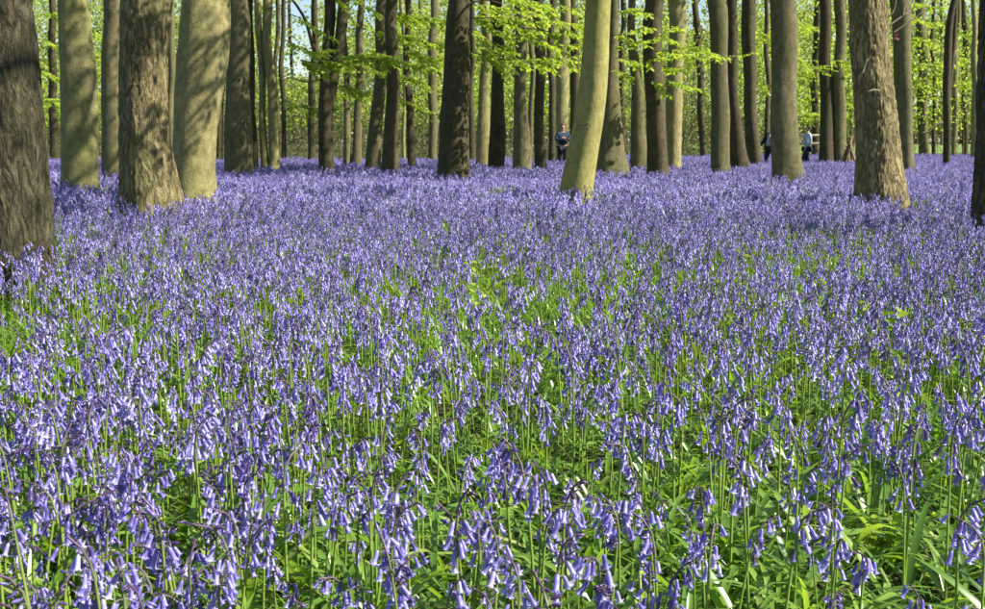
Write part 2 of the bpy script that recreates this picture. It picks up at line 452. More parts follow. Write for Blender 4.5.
TREES = {}
TRUNKS = []        # (x, y, r) on the ground, so flowers keep clear
def tree(key, yb, keys, mat, furrow, label, group=None, Y=None, top=None, crown=None, fine=False, flare=.35, seed=None, amp=1.0, name='woodland_tree', coff=(0, 0, 0), extra=()):
    """keys: (py, x_left, x_right) outline of the trunk in the photo; built at its own distance with real size"""
    Y = Y or depth_from_base(yb)
    seed = seed if seed is not None else len(TREES) + 1
    K = []
    for (py, xl, xr) in keys:
        p, s = at((xl + xr) / 2, py, Y)
        K.append((p.z, p.x, Y, (xr - xl) / 2 * s))
    K.sort()
    gz = float(ground_z(0, Y))
    # down into the soil
    z0, x0, y0, r0 = K[0]
    z1, x1, y1, r1 = K[min(1, len(K) - 1)]
    sl = (x1 - x0) / max(z1 - z0, .1)
    K = [k for k in K if k[0] > gz + .12]
    K.insert(0, (gz - .25, x0 + sl * (gz - .25 - z0), Y, r0 * 1.04))
    # on up to the crown
    za, xa, ya, ra = K[-1]; zb, xb, yb_, rb = K[-2]
    top = top or max(9.0 + (seed * 37 % 10) * .35, za + 1.5)
    slx = (xa - xb) / max(za - zb, .3)
    slx = max(-.12, min(.12, slx))
    zz = za
    while zz < top - .5:
        st = min(2.5, top - zz); zz += st
        K.append((zz, K[-1][1] + slx * st, Y + .05 * math.sin(seed + zz), ra * (1 - .55 * (zz - za) / max(top - za, 1))))
    bx = K[0][1]; bz = gz
    root = thing(name, (bx, Y, bz), label, 'tree', group)
    KK = [(z - bz, x - bx, y - Y, r) for (z, x, y, r) in K]
    zf = at(0, -25, Y)[0].z - bz
    rbase = KK[0][3]
    pxsize = at(0, 0, Y)[1]
    if fine:
        nseg = int(min(150, max(56, 2 * math.pi * rbase / .0085))); dz = .02
    else:
        nseg = 28 if Y < 25 else (20 if Y < 40 else 14); dz = .06 if Y < 25 else (.14 if Y < 45 else .3)
    me = trunk_mesh('trunk', KK, mat, furrow, nseg, dz, zf, seed, flare, 4 + seed % 3, amp)
    obj('trunk', me, root)
    TRUNKS.append((bx, Y, rbase * 1.15))
    ct = crown if crown is not None else ('full' if seed % 3 else 'sparse')
    if ct:
        lm, lv = (CROWNS[seed % 4] if ct == 'full' else SPARSE[seed % 3])
        zt = top - bz
        off = KK[-1]
        lo = obj('crown', lv, root, (off[1] + coff[0], off[2] + coff[1], zt - 3.0 + coff[2])); lo['kind'] = 'stuff'
        li = obj('limbs', lm, root, (off[1] + coff[0], off[2] + coff[1], zt - 3.0 + coff[2]))
        rz = seed * 1.3; lo.rotation_euler = (0, 0, rz); li.rotation_euler = (0, 0, rz)
    for cz in extra:
        lm, lv = CROWNS[(seed + 1) % 4]
        o0 = Vector((off[1], off[2], zt - 3.5)); o1 = Vector((off[1] + cz[0], off[2] + cz[1], zt - 3.0 + cz[2]))
        g = Geo(); g.tube([o0, o0.lerp(o1, .5) + Vector((0, 0, .5)), o1, o1 + Vector((0, 0, 3))], [.12, .10, .08, .05], 8)
        obj('limb', g.mesh('limb', [B_DARK]), root)
        lo = obj('crown', lv, root, o1); lo['kind'] = 'stuff'; li = obj('limbs', lm, root, o1)
        lo.rotation_euler = li.rotation_euler = (0, 0, cz[0] * 2.1)
    root['_Y'] = Y
    TREES[key] = root
    return root

G_NEAR = 'large trunks in the bluebells'
G_MID = 'trunks at the far side of the bluebells'
G_FAR = 'slender trunks in the background wood'
# --- large near trunks
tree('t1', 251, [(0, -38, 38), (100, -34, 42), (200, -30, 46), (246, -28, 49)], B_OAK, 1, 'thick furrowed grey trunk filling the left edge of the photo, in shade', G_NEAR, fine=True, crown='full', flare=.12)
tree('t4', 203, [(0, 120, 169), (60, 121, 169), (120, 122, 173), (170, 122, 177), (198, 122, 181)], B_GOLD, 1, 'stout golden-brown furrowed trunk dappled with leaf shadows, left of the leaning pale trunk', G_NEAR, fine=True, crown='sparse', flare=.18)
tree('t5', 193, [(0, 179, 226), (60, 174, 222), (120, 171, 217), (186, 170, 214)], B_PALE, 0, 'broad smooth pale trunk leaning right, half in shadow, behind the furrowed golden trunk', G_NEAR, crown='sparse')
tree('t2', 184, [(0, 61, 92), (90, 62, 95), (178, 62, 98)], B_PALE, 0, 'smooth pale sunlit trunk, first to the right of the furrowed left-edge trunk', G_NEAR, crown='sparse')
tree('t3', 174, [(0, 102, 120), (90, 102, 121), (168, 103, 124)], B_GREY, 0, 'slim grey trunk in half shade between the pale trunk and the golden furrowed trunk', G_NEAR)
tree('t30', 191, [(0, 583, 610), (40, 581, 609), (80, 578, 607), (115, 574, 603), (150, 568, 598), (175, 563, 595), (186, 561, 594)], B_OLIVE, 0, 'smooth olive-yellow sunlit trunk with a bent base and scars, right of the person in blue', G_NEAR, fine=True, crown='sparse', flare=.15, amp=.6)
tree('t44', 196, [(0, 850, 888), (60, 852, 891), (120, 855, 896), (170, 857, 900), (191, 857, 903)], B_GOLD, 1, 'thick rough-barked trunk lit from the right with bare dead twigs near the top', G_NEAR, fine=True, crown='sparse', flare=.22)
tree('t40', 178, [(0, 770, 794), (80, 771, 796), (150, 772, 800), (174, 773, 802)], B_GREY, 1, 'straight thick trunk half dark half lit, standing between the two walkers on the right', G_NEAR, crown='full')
tree('t50', 223, [(0, 979, 1026), (120, 976, 1028), (222, 970, 1032)], B_OAK, 1, 'dark trunk cut off by the right edge of the photo', G_NEAR, fine=True, crown='full', coff=(0, -2.6, -.8), flare=.15)  # unseen crown shifted towards the camera to shade the left-edge trunk
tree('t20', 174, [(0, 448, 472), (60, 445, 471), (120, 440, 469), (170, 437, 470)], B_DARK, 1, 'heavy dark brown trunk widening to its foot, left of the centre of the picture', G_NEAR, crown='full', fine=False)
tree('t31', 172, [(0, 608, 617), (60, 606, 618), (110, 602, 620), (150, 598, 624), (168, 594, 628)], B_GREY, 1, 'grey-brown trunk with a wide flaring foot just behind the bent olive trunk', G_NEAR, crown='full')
# --- middle row
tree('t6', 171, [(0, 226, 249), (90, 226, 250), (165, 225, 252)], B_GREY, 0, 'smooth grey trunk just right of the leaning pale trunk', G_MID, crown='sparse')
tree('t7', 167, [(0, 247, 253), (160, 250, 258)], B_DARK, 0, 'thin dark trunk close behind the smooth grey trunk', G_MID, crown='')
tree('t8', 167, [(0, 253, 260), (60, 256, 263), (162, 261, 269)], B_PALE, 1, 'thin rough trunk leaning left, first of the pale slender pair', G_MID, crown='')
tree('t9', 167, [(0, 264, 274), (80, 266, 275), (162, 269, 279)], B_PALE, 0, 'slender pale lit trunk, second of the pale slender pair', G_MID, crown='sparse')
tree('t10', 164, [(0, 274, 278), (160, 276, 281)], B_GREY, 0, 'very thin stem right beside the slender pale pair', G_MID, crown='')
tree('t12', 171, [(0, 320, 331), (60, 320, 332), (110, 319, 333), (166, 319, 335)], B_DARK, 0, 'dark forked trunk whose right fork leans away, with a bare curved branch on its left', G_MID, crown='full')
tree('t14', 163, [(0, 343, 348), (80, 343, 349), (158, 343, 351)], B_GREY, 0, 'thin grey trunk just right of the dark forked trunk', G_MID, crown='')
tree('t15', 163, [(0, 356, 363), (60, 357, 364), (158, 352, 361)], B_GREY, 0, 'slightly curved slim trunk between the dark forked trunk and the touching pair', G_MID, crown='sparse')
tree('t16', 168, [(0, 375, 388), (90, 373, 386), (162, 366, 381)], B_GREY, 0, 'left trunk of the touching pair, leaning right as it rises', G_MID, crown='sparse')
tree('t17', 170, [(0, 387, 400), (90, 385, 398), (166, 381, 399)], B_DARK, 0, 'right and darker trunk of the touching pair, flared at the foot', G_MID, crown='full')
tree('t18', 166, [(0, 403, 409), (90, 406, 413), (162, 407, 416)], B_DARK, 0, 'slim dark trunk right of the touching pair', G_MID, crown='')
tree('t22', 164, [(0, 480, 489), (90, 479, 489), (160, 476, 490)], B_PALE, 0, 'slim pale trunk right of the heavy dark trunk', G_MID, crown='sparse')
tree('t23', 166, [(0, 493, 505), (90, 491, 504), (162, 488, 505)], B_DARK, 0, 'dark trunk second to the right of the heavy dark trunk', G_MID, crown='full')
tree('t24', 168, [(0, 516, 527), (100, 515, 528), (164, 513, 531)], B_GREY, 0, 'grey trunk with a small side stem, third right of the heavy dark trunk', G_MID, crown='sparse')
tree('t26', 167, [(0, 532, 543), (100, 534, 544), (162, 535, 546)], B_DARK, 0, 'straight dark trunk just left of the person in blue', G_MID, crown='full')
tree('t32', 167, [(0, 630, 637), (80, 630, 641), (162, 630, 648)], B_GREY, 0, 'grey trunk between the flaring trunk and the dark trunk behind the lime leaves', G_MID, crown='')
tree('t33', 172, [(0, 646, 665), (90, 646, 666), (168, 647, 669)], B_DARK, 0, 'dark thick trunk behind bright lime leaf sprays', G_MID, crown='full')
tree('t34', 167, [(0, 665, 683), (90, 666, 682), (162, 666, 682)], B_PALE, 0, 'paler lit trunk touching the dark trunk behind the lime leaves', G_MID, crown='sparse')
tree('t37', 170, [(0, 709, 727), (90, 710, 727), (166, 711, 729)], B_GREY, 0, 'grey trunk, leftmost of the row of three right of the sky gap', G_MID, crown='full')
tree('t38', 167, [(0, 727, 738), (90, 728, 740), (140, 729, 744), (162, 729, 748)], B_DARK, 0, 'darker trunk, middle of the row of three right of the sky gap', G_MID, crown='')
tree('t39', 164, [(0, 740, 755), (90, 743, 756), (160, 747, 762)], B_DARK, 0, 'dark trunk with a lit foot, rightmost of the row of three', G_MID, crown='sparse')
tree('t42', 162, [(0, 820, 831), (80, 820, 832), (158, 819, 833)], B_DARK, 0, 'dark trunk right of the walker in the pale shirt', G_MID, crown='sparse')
tree('t43', 162, [(0, 834, 844), (80, 834, 845), (158, 834, 847)], B_GREY, 0, 'grey trunk just left of the stick pile', G_MID, crown='')
tree('t45', 169, [(0, 888, 908), (60, 892, 909), (164, 897, 915)], B_GREY, 0, 'smooth greenish trunk close behind the rough twiggy trunk on the right', G_MID, crown='full')
tree('t47', 162, [(0, 952, 958), (60, 945, 953), (110, 942, 949), (158, 943, 950)], B_DARK, 0, 'thin crooked dark trunk near the right edge, forking low', G_MID, crown='')
# --- far slender ones
far = [
 ('f1', 157, 50, 58, 'thin dark trunk seen between the left-edge trunk and the pale trunk', B_DARK),
 ('f2', 158, 168, 175, 'thin trunk seen in the gap between the golden and the leaning trunks', B_GREY),
 ('f3', 160, 216, 223, 'narrow dark trunk just right of the foot of the leaning pale trunk', B_DARK),
 ('f4', 158, 281, 286, 'short-looking dark trunk right of the slender pale pair, far back', B_DARK),
 ('f5', 158, 308, 315, 'far dark trunk just left of the dark forked trunk', B_DARK),
 ('f6', 160, 402, 406, 'thin far stem right behind the touching pair', B_PALE),
 ('f7', 157, 428, 437, 'grey far trunk left of the heavy dark trunk', B_GREY),
 ('f8', 161, 469, 475, 'thin dark trunk peeping out right of the heavy dark trunk', B_DARK),
 ('f9', 160, 528, 533, 'thin grey trunk squeezed between two trunks left of the person in blue', B_GREY),
 ('f10', 160, 548, 555, 'thin dark trunk immediately left of the person in blue', B_DARK),
 ('f11', 161, 556, 569, 'pale trunk directly behind the person in blue', B_PALE),
 ('f12', 159, 570, 579, 'dark trunk behind the right shoulder of the person in blue', B_DARK),
 ('f13', 156, 619, 625, 'thin far trunk showing above the flaring foot', B_DARK),
 ('f14', 156, 700, 707, 'thin leaning trunk crossing the sky gap', B_DARK),
 ('f15', 158, 764, 769, 'thin dark trunk behind the walker in the dark coat', B_DARK),
 ('f16', 156, 811, 818, 'thin trunk above the walker in the pale shirt', B_DARK),
 ('f17', 155, 919, 929, 'forked far trunk with a pale broken branch, right part of the photo', B_GREY),
 ('f18', 155, 932, 936, 'thin dark stem right of the trunk with the broken branch', B_DARK),
 ('f19', 156, 951, 957, 'thin trunk just right of the crooked dark trunk', B_PALE),
 ('f20', 155, 962, 968, 'thin straight trunk far back near the right edge', B_DARK),
 ('f21', 157, 971, 977, 'last thin pale trunk before the right-edge trunk', B_PALE),
]
lean = {'f14': -8, 'f1': -2, 'f5': 3, 'f17': -3, 'f19': 3, 'f16': 2, 'f10': 1}
for i, (k, yb, xl, xr, lab, mt) in enumerate(far):
    l = lean.get(k, (-1) ** i * .8)
    w = (xr - xl)
    tree(k, yb, [(0, xl + l + .08 * w, xr + l - .08 * w), (80, xl + l * .45, xr + l * .45), (yb - 4, xl, xr)], mt, 0, lab, G_FAR,
         crown=('sparse' if i % 2 else ''), top=12.5 + i % 4, flare=.2, seed=60 + i)
# --- many faint trunks further back: one thing each
rs = random.Random(5)
back_where = ['behind the left-edge trunk', 'beside the slim grey trunk', 'behind the leaning pale trunk', 'in the sky gap at left', 'left of the touching pair', 'right of the touching pair',
    'behind the heavy dark trunk', 'behind the small-stemmed grey trunk', 'behind the bent olive trunk', 'beside the sky gap', 'behind the row of three', 'behind the half-lit trunk', 'above the stick pile',
    'left of the forked far trunk', 'behind the crooked dark trunk']
back_x = [8, 110, 196, 292, 362, 421, 461, 510, 600, 690, 735, 779, 850, 912, 940]
for i, x in enumerate(back_x):
    Y = rs.uniform(82, 112); w = rs.uniform(2.2, 4.4); l = rs.uniform(-5, 5)
    tree('b%d' % i, 0, [(0, x + l, x + l + w * .8), (70, x + l * .5, x + l * .5 + w), (141, x, x + w * 1.1)], rs.choice([B_DARK, B_GREY, B_GREY]), 0,
         'faint narrow trunk at the back of the wood, ' + back_where[i], 'faint trunks at the back of the wood', Y=Y, top=16, crown='', flare=.15, seed=90 + i)

# --- extra limbs, boughs and leaf sprays on particular trees
def world_tube(parent, name, pix, Y, r0, r1, mat, sides=7, dy=None):
    P = [at(x, y, Y + (dy[i] if dy else 0))[0] - parent.location for i, (x, y) in enumerate(pix)]
    # densify
    Q, R = [], []
    n = len(P)
    for i in range(n - 1):
        for s in range(4):
            t = s / 4
            p0 = P[max(i - 1, 0)]; p1 = P[i]; p2 = P[i + 1]; p3 = P[min(i + 2, n - 1)]
            Q.append(.5 * ((2 * p1) + (p2 - p0) * t + (2 * p0 - 5 * p1 + 4 * p2 - p3) * t * t + (3 * p1 - p0 - 3 * p2 + p3) * t ** 3))
    Q.append(P[-1])
    R = [r0 + (r1 - r0) * i / (len(Q) - 1) for i in range(len(Q))]
    g = Geo(); g.tube(Q, R, sides)
    return obj(name, g.mesh(name, [mat]), parent), Q

LEAF6 = np.array([(0, 0, 0), (.33, .30, .05), (.72, .26, .03), (1, 0, -.06), (.72, -.26, .03), (.33, -.30, .05), (.5, 0, -.03)])
LEAF6_F = [(0, 6, 1), (1, 6, 2), (2, 6, 3), (3, 6, 4), (4, 6, 5), (5, 6, 0)]
def spray(parent, pix, Y, rng, dens=1.0, width=.55, leaf=.075, droop=.1, r0=.012, dy=None, name='bough'):
    """a level leafy bough: main twig, side twigs and folded beech leaves"""
    b, Q = world_tube(parent, name, pix, Y, r0, .003, B_DARK, 5, dy)
    g = Geo(); tw = Geo(); ln = sum((Q[i + 1] - Q[i]).length for i in range(len(Q) - 1))
    nt_ = max(5, int(ln * 10 * dens))
    for k in range(nt_):
        t = (k + rng.random()) / nt_
        i = min(int(t * (len(Q) - 1)), len(Q) - 2)
        p = Q[i].lerp(Q[i + 1], t * (len(Q) - 1) - i)
        d = (Q[i + 1] - Q[i]).normalized()
        side = Vector((-d.y, d.x, 0)).normalized() * rng.choice([-1, 1])
        dirn = (d * rng.uniform(.2, .9) + side * rng.uniform(.5, 1) + Vector((0, 0, rng.uniform(-.35, .12)))).normalized()
        L = width * rng.uniform(.35, 1.0) * (1 - .45 * t)
        pts = [p + dirn * L * s / 4 - Vector((0, 0, droop * L * (s / 4) ** 2)) for s in range(5)]
        tw.tube(pts, [.004 * (1 - .15 * s) for s in range(5)], 3, cap=False)
        nl = max(3, int(L / .045))
        base_t = rng.uniform(.45, 1.0)
        for j in range(nl):
            s = (j + .6) / nl * 4
            i2 = min(int(s), 3); q = pts[i2].lerp(pts[i2 + 1], s - i2)
            sd = Vector((-dirn.y, dirn.x, 0)).normalized() * (1 if j % 2 else -1)
            ax = (dirn * rng.uniform(.3, .9) + sd * rng.uniform(.4, 1) + Vector((0, 0, rng.uniform(-.75, .05)))).normalized()
            up = Vector((rng.uniform(-.5, .5), rng.uniform(-.5, .5), 1)); by = up.cross(ax).normalized(); bz = ax.cross(by)
            sc = leaf * rng.uniform(.75, 1.45)
            V = np.array([tuple(q + (ax * v[0] + by * v[1] + bz * v[2]) * sc) for v in LEAF6])
            g.add(V, LEAF6_F, 0, float(np.clip(base_t + rng.uniform(-.25, .25), 0, 1)))
    t_ = obj('twigs', tw.mesh('twigs', [B_DARK]), b); t_['kind'] = 'stuff'
    l_ = obj('leaves', g.mesh('leaves', [M_BEECH_LEAF], smooth=False), b); l_['kind'] = 'stuff'
    return b
r1 = random.Random(21)
def Yof(k): return TREES[k]['_Y']
# forked tree: right fork, bare curved branch, long level leafy bough
T = TREES['t12']; Y = Yof('t12')
world_tube(T, 'fork', [(328, 110), (334, 72), (340, 40), (344, 0), (346, -40)], Y, .14, .13, B_DARK, 12)
world_tube(T, 'branch', [(321, 64), (314, 50), (306, 22), (297, 6), (286, -8)], Y - .1, .055, .022, B_DARK, 8)
world_tube(T, 'branch', [(321, 80), (305, 82), (290, 78), (278, 84)], Y - .1, .02, .008, B_DARK, 6)
spray(T, [(300, 60), (322, 63), (345, 58), (370, 54), (392, 57)], Y - 1.6, r1, 1.9, .9, .115)
spray(T, [(326, 60), (350, 62), (378, 58), (405, 62), (430, 66)], Y - 2.0, r1, 1.9, .9, .115)
spray(T, [(285, 40), (300, 47), (314, 52), (328, 50)], Y - .8, r1, 1.2, 1.0, .11)
spray(T, [(284, 100), (300, 104), (316, 108), (330, 106)], Y + 3, r1, 1.6, 1.1, .12)
spray(T, [(336, 84), (350, 88), (366, 92)], Y + 1, r1, 1.6, 1.0, .11)
spray(T, [(290, 14), (304, 20), (318, 30), (332, 36)], Y - .6, r1, .8, .9, .10)
spray(T, [(330, -6), (345, 2), (360, 4), (378, 12)], Y - 1, r1, 1.0, .9, .10)
T = TREES['t16']; Y = Yof('t16')
spray(T, [(372, 70), (385, 72), (402, 76), (425, 84)], Y - 1.5, r1, 1.9, .9, .115)
spray(T, [(376, 30), (396, 34), (418, 40), (444, 44)], Y - 1.2, r1, 1.9, .9, .115)
spray(T, [(384, 8), (404, 14), (424, 18), (448, 22)], Y - 1.0, r1, 1.9, .9, .115)
spray(T, [(378, 95), (396, 98), (414, 104), (432, 112)], Y + 2, r1, 1.2, 1.0, .10)
spray(T, [(366, 88), (350, 92), (338, 98), (330, 104)], Y + 2, r1, 1.0, .9, .10)
spray(T, [(404, 50), (420, 54), (436, 58), (452, 56)], Y - .6, r1, 1.9, .9, .115)
# heavy dark trunk: bent branch and sprays at the top centre
T = TREES['t20']; Y = Yof('t20')
world_tube(T, 'branch', [(455, 24), (462, 12), (472, 3), (486, 0), (502, 4)], Y - .45, .03, .012, B_DARK, 7, dy=[.35, 0, -.1, -.1, -.1])
for pix in ([(470, 4), (490, 8), (512, 10), (540, 14)], [(472, 18), (495, 18), (520, 20), (550, 20), (582, 24)], [(486, 30), (506, 34), (530, 36)],
            [(470, 52), (486, 56), (504, 60), (526, 60), (543, 62)], [(500, -6), (524, 0), (548, 4), (576, 8)], [(536, 40), (552, 44), (570, 44), (582, 42)],
            [(470, 30), (478, 34), (488, 40), (500, 44)], [(520, 28), (540, 30), (562, 34), (580, 36)], [(476, 44), (492, 50), (512, 52)], [(540, 56), (556, 58), (574, 58)]):
    spray(T, pix, Y - r1.uniform(.2, 2.6), r1, 1.25, .95, .105)
# dark trunk behind lime leaves: the bright layered sprays
T = TREES['t33']; Y = Yof('t33')
for pix in ([(612, 48), (630, 44), (648, 40), (664, 38), (676, 42)], [(646, 60), (664, 56), (684, 54), (702, 52), (716, 55)], [(656, 52), (672, 50), (688, 48), (704, 50), (714, 54)],
            [(612, 36), (624, 34), (636, 30), (646, 28)], [(616, 58), (628, 60), (640, 64)], [(650, 78), (660, 86), (668, 84), (674, 82)], [(664, 80), (682, 84), (700, 90)],
            [(618, 12), (632, 10), (648, 14)], [(612, 70), (622, 74), (632, 76)], [(662, 66), (674, 68), (688, 66)], [(660, 36), (668, 30), (674, 30)]):
    spray(T, pix, Y - r1.uniform(.5, 2.4), r1, 1.6, .55, .105)
T = TREES['t38']; Y = Yof('t38')
spray(T, [(715, 58), (725, 56), (740, 55), (756, 52)], Y - 2.5, r1, .8, .5, .09)
# right-hand yellow-green layers
T = TREES['f17']; Y = Yof('f17')
world_tube(T, 'branch', [(921, 54), (913, 42), (906, 28), (902, 10)], Y, .10, .05, B_GREY, 8)
bb, _ = world_tube(T, 'broken_branch', [(922, 133), (928, 132), (934, 127), (943, 122)], Y - 1.5, .05, .12, B_TWIG, 7)
bb['label'] = 'pale broken dead branch'
for pix in ([(896, 16), (916, 20), (940, 24)], [(908, 64), (924, 64), (942, 62)], [(902, 40), (920, 38), (938, 44)], [(946, 84), (960, 82), (978, 86)], [(948, 30), (962, 34), (980, 38)],
            [(905, 78), (918, 84), (934, 88)], [(950, 56), (964, 60), (976, 62)], [(898, 2), (918, 4), (944, 8)]):
    spray(T, pix, Y - r1.uniform(0, 12), r1, 1.3, 1.3, .13)
T = TREES['t47']; Y = Yof('t47')
world_tube(T, 'fork', [(946, 112), (950, 80), (954, 40), (956, 0), (957, -30)], Y + .3, .10, .07, B_DARK, 9)
T = TREES['f1']; Y = Yof('f1')
for pix in ([(44, 10), (50, 14), (58, 12)], [(46, 40), (52, 44), (60, 46)], [(42, 70), (50, 74), (62, 80)], [(46, 100), (54, 100), (62, 108)], [(94, 30), (98, 36), (106, 38)], [(94, 60), (100, 62), (106, 64)], [(94, 90), (98, 92), (106, 96)]):
    spray(T, pix, Y - r1.uniform(2, 20), r1, 1.6, 1.2, .13)
T = TREES['t39']; Y = Yof('t39')
for pix in ([(756, 30), (764, 34), (774, 36)], [(800, 20), (812, 26), (826, 26)], [(798, 60), (810, 66), (822, 66)], [(804, 110), (812, 114), (820, 113)], [(758, 80), (764, 84), (772, 84)], [(832, 60), (842, 62), (852, 66)]):
    spray(T, pix, Y + r1.uniform(2, 10), r1, 1.4, 1.2, .12)
# rough twiggy trunk: dead twigs and a curled dead leaf
T = TREES['t44']; Y = Yof('t44')
for pix in ([(889, 26), (897, 20), (905, 14), (911, 6), (914, -8)], [(892, 34), (906, 24), (920, 14), (934, 0)], [(890, 16), (894, 10), (896, 2), (897, -8)], [(903, 16), (905, 6), (908, -6)], [(905, 15), (912, 10), (916, 2)]):
    world_tube(T, 'dead_twig', pix, Y - .1, .011, .004, B_TWIG, 5)
world_tube(T, 'dead_twig', [(862, 74), (865, 66), (867, 59)], Y - .33, .012, .007, B_TWIG, 5)
world_tube(T, 'dead_twig', [(868, 92), (874, 90), (880, 91)], Y - .33, .012, .010, B_TWIG, 5)
M_DEAD = plain('dead_leaf', (.20, .09, .055), .7, .3, 60)
g = Geo()
p = at(897, 37, Y - .1)[0] - T.location
for k in range(5):
    a = k * 1.25; d = Vector((math.cos(a), .5 * math.sin(2 * a), math.sin(a))) ; e = Vector((-math.sin(a), .6, math.cos(a)))
    V = [tuple(p + d * x * .05 + e * y * .035 + Vector((0, -z * .05, 0))) for x, y, z in ((0, 0, 0), (.4, .5, .4), (.8, .3, .7), (1, 0, .5), (.7, -.4, .3), (.3, -.5, .1))]
    g.add(V, [(0, 1, 2, 3), (0, 3, 4, 5)])
obj('dead_leaf', g.mesh('dead_leaf', [M_DEAD], smooth=False), T)
# scars on the olive trunk
M_KNOT = plain('bark_scar', (.05, .042, .02), .95, .3, 80)
T = TREES['t30']; Y = Yof('t30')
def scar(pix, Yd, r):
    world_tube(T, 'bark_scar', pix, Yd, r, r * .5, M_KNOT, 6)
rr = .205
scar([(578, 125), (584, 124.5), (589, 124.5), (591, 127)], Y - rr - .02, .008)
scar([(592.5, 147), (591.8, 150), (591, 152)], Y - rr * .75, .028)
scar([(596.5, 136), (596, 140)], Y - rr * .45, .015)
scar([(574, 60), (577, 59.5)], Y - rr * .6, .008)

# low boughs above the frame whose leaf shadows dapple the trunks at left
T = TREES['t30']
spray(T, [(560, -330), (500, -300), (440, -330), (400, -300)], 10.4, r1, 1.6, .9, .09, r0=.03, dy=[3.8, 1.5, 0, -.2])
spray(T, [(560, -300), (510, -240), (455, -230), (410, -200)], 10.1, r1, 1.6, .9, .09, r0=.03, dy=[4.1, 1.5, 0, -.2])
# ------------------------------------------------------------------ background wood (reads as one mass)
rng = np.random.default_rng(3)
def wood_mass(name, label, Y0, Y1, x0, x1, z0, z1, ncl, per, spread, size, mat, thr, gaps=(), freq=.12, kindseed=0, zpow=1.0, bright=0.0, flat=.1):
    c = np.stack([rng.uniform(x0, x1, ncl), rng.uniform(Y0, Y1, ncl), z0 + (z1 - z0) * rng.random(ncl) ** zpow], -1)
    dn = vnoise(c * np.array([freq, freq, freq * 1.5]) + kindseed) + .5 * vnoise(c * np.array([freq * 3, freq, freq * 3.5]) + kindseed + 9)
    keep = dn > thr
    px, py, d = project(c)
    for (ga, gb, gc, gd, pr) in gaps:
        inside = (px > ga) & (px < gb) & (py > gc) & (py < gd)
        keep &= ~(inside & (rng.random(ncl) < pr))
    c = c[keep]
    pts = np.repeat(c, per, 0) + rng.normal(size=(len(c) * per, 3)) * np.array([spread, spread, spread * .35])
    tint = np.clip(np.repeat(rng.uniform(.05, .95, len(c)), per) + rng.normal(size=len(pts)) * .15 + bright, 0, 1)
    pts[:, 2] = np.maximum(pts[:, 2], ground_z(0, pts[:, 1]) + .1)
    q = leaf_quads(pts, size, rng, flat=flat)
    o = obj(name, quads_mesh(name, q, len(pts), mat, tint))
    return tag(o, label, None, None, 'stuff')
sky_gaps = ((276, 322, -60, 78, .93), (330, 380, -60, 36, .72), (684, 714, -60, 32, .93), (470, 494, -60, 46, .75), (60, 110, -40, 60, .3), (40, 62, 0, 50, .6), (930, 985, -40, 20, .2), (600, 645, -60, 34, .7), (0, 985, -60, 16, .45))
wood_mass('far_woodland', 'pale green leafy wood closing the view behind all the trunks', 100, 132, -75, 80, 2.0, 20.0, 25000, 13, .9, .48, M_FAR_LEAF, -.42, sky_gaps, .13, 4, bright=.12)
wood_mass('leafy_understorey', 'yellow-green leaf layers hanging in the middle distance', 56, 88, -42, 46, 2.2, 11.0, 13000, 15, .62, .20, M_BEECH_LEAF, .04, sky_gaps, .17, 17, bright=.1)
wood_mass('evergreen_undergrowth', 'dark green low undergrowth at the back of the wood', 113, 122, -75, 80, .9, 4.2, 4200, 14, .5, .3, M_DARK_LEAF, -.55, (), .2, 30, 1.3)
wood_mass('scrub', 'dull olive scrub low between the far trunks', 64, 84, -44, 20, .3, 5.6, 7000, 13, .55, .18, M_SCRUB, -.25, (), .2, 51, 1.4)
# bare brown twig thicket low in the background
g = Geo()
for k in range(620):
    x = rs.uniform(-40, 44); y = rs.uniform(62, 96); z = float(ground_z(0, y))
    h = rs.uniform(1.2, 4.5); lx, ly = rs.gauss(0, .5), rs.gauss(0, .4)
    p = [(x, y, z), (x + lx * .3, y + ly * .3, z + h * .4), (x + lx, y + ly, z + h * .8), (x + lx * 1.8, y, z + h)]
    g.tube(p, [.028, .022, .014, .005], 3, cap=False)
    for q in range(3):
        s = rs.uniform(.3, .9); b = (x + lx * s, y + ly * s, z + h * s * .9); e = (b[0] + rs.gauss(0, .8), b[1] + rs.gauss(0, .4), b[2] + rs.uniform(-.1, 1.0))
        g.tube([b, e], [.012, .004], 3, cap=False)
tag(obj('twig_thicket', g.mesh('twig_thicket', [B_GREY])), 'thin bare brown twigs low in the background wood', None, None, 'stuff')

# ------------------------------------------------------------------ bluebells
def bell_geo(cols, bud=False, low=False):
    """local: hangs along -Z from the origin, unit length"""
    if bud: rings = [(0, .07), (-.25, .17), (-.7, .16), (-1, .03)]
    elif low: rings = [(0, .06), (-.2, .15), (-.72, .165), (-.98, .36)]
    else: rings = [(0, .045), (-.09, .13), (-.38, .155), (-.76, .16)]
    V, F = [], []
    for z, r in rings:
        for c in range(cols):
            a = 2 * math.pi * c / cols; V.append((r * math.cos(a), r * math.sin(a), z))
    for i in range(len(rings) - 1):
        for c in range(cols):
            c2 = (c + 1) % cols; F.append((i * cols + c, i * cols + c2, (i + 1) * cols + c2, (i + 1) * cols + c))
    if not bud and not low:
        m = 3 * cols
        for c in range(cols):
            a0 = 2 * math.pi * c / cols; a1 = a0 + 2 * math.pi / cols; k = len(V)
            for a, r, z in ((a0 + .14, .235, -.95), (a1 - .14, .235, -.95), ((a0 + a1) / 2, .50, -.84)):
                V.append((r * math.cos(a), r * math.sin(a), z))
            F.append((m + c, m + (c + 1) % cols, k + 1, k)); F.append((k, k + 1, k + 2))
    return np.array(V), F
BELL_HI, BUD_HI = bell_geo(6), bell_geo(5, bud=True)
BELL_LO, BUD_LO = bell_geo(5, low=True), bell_geo(4, bud=True)

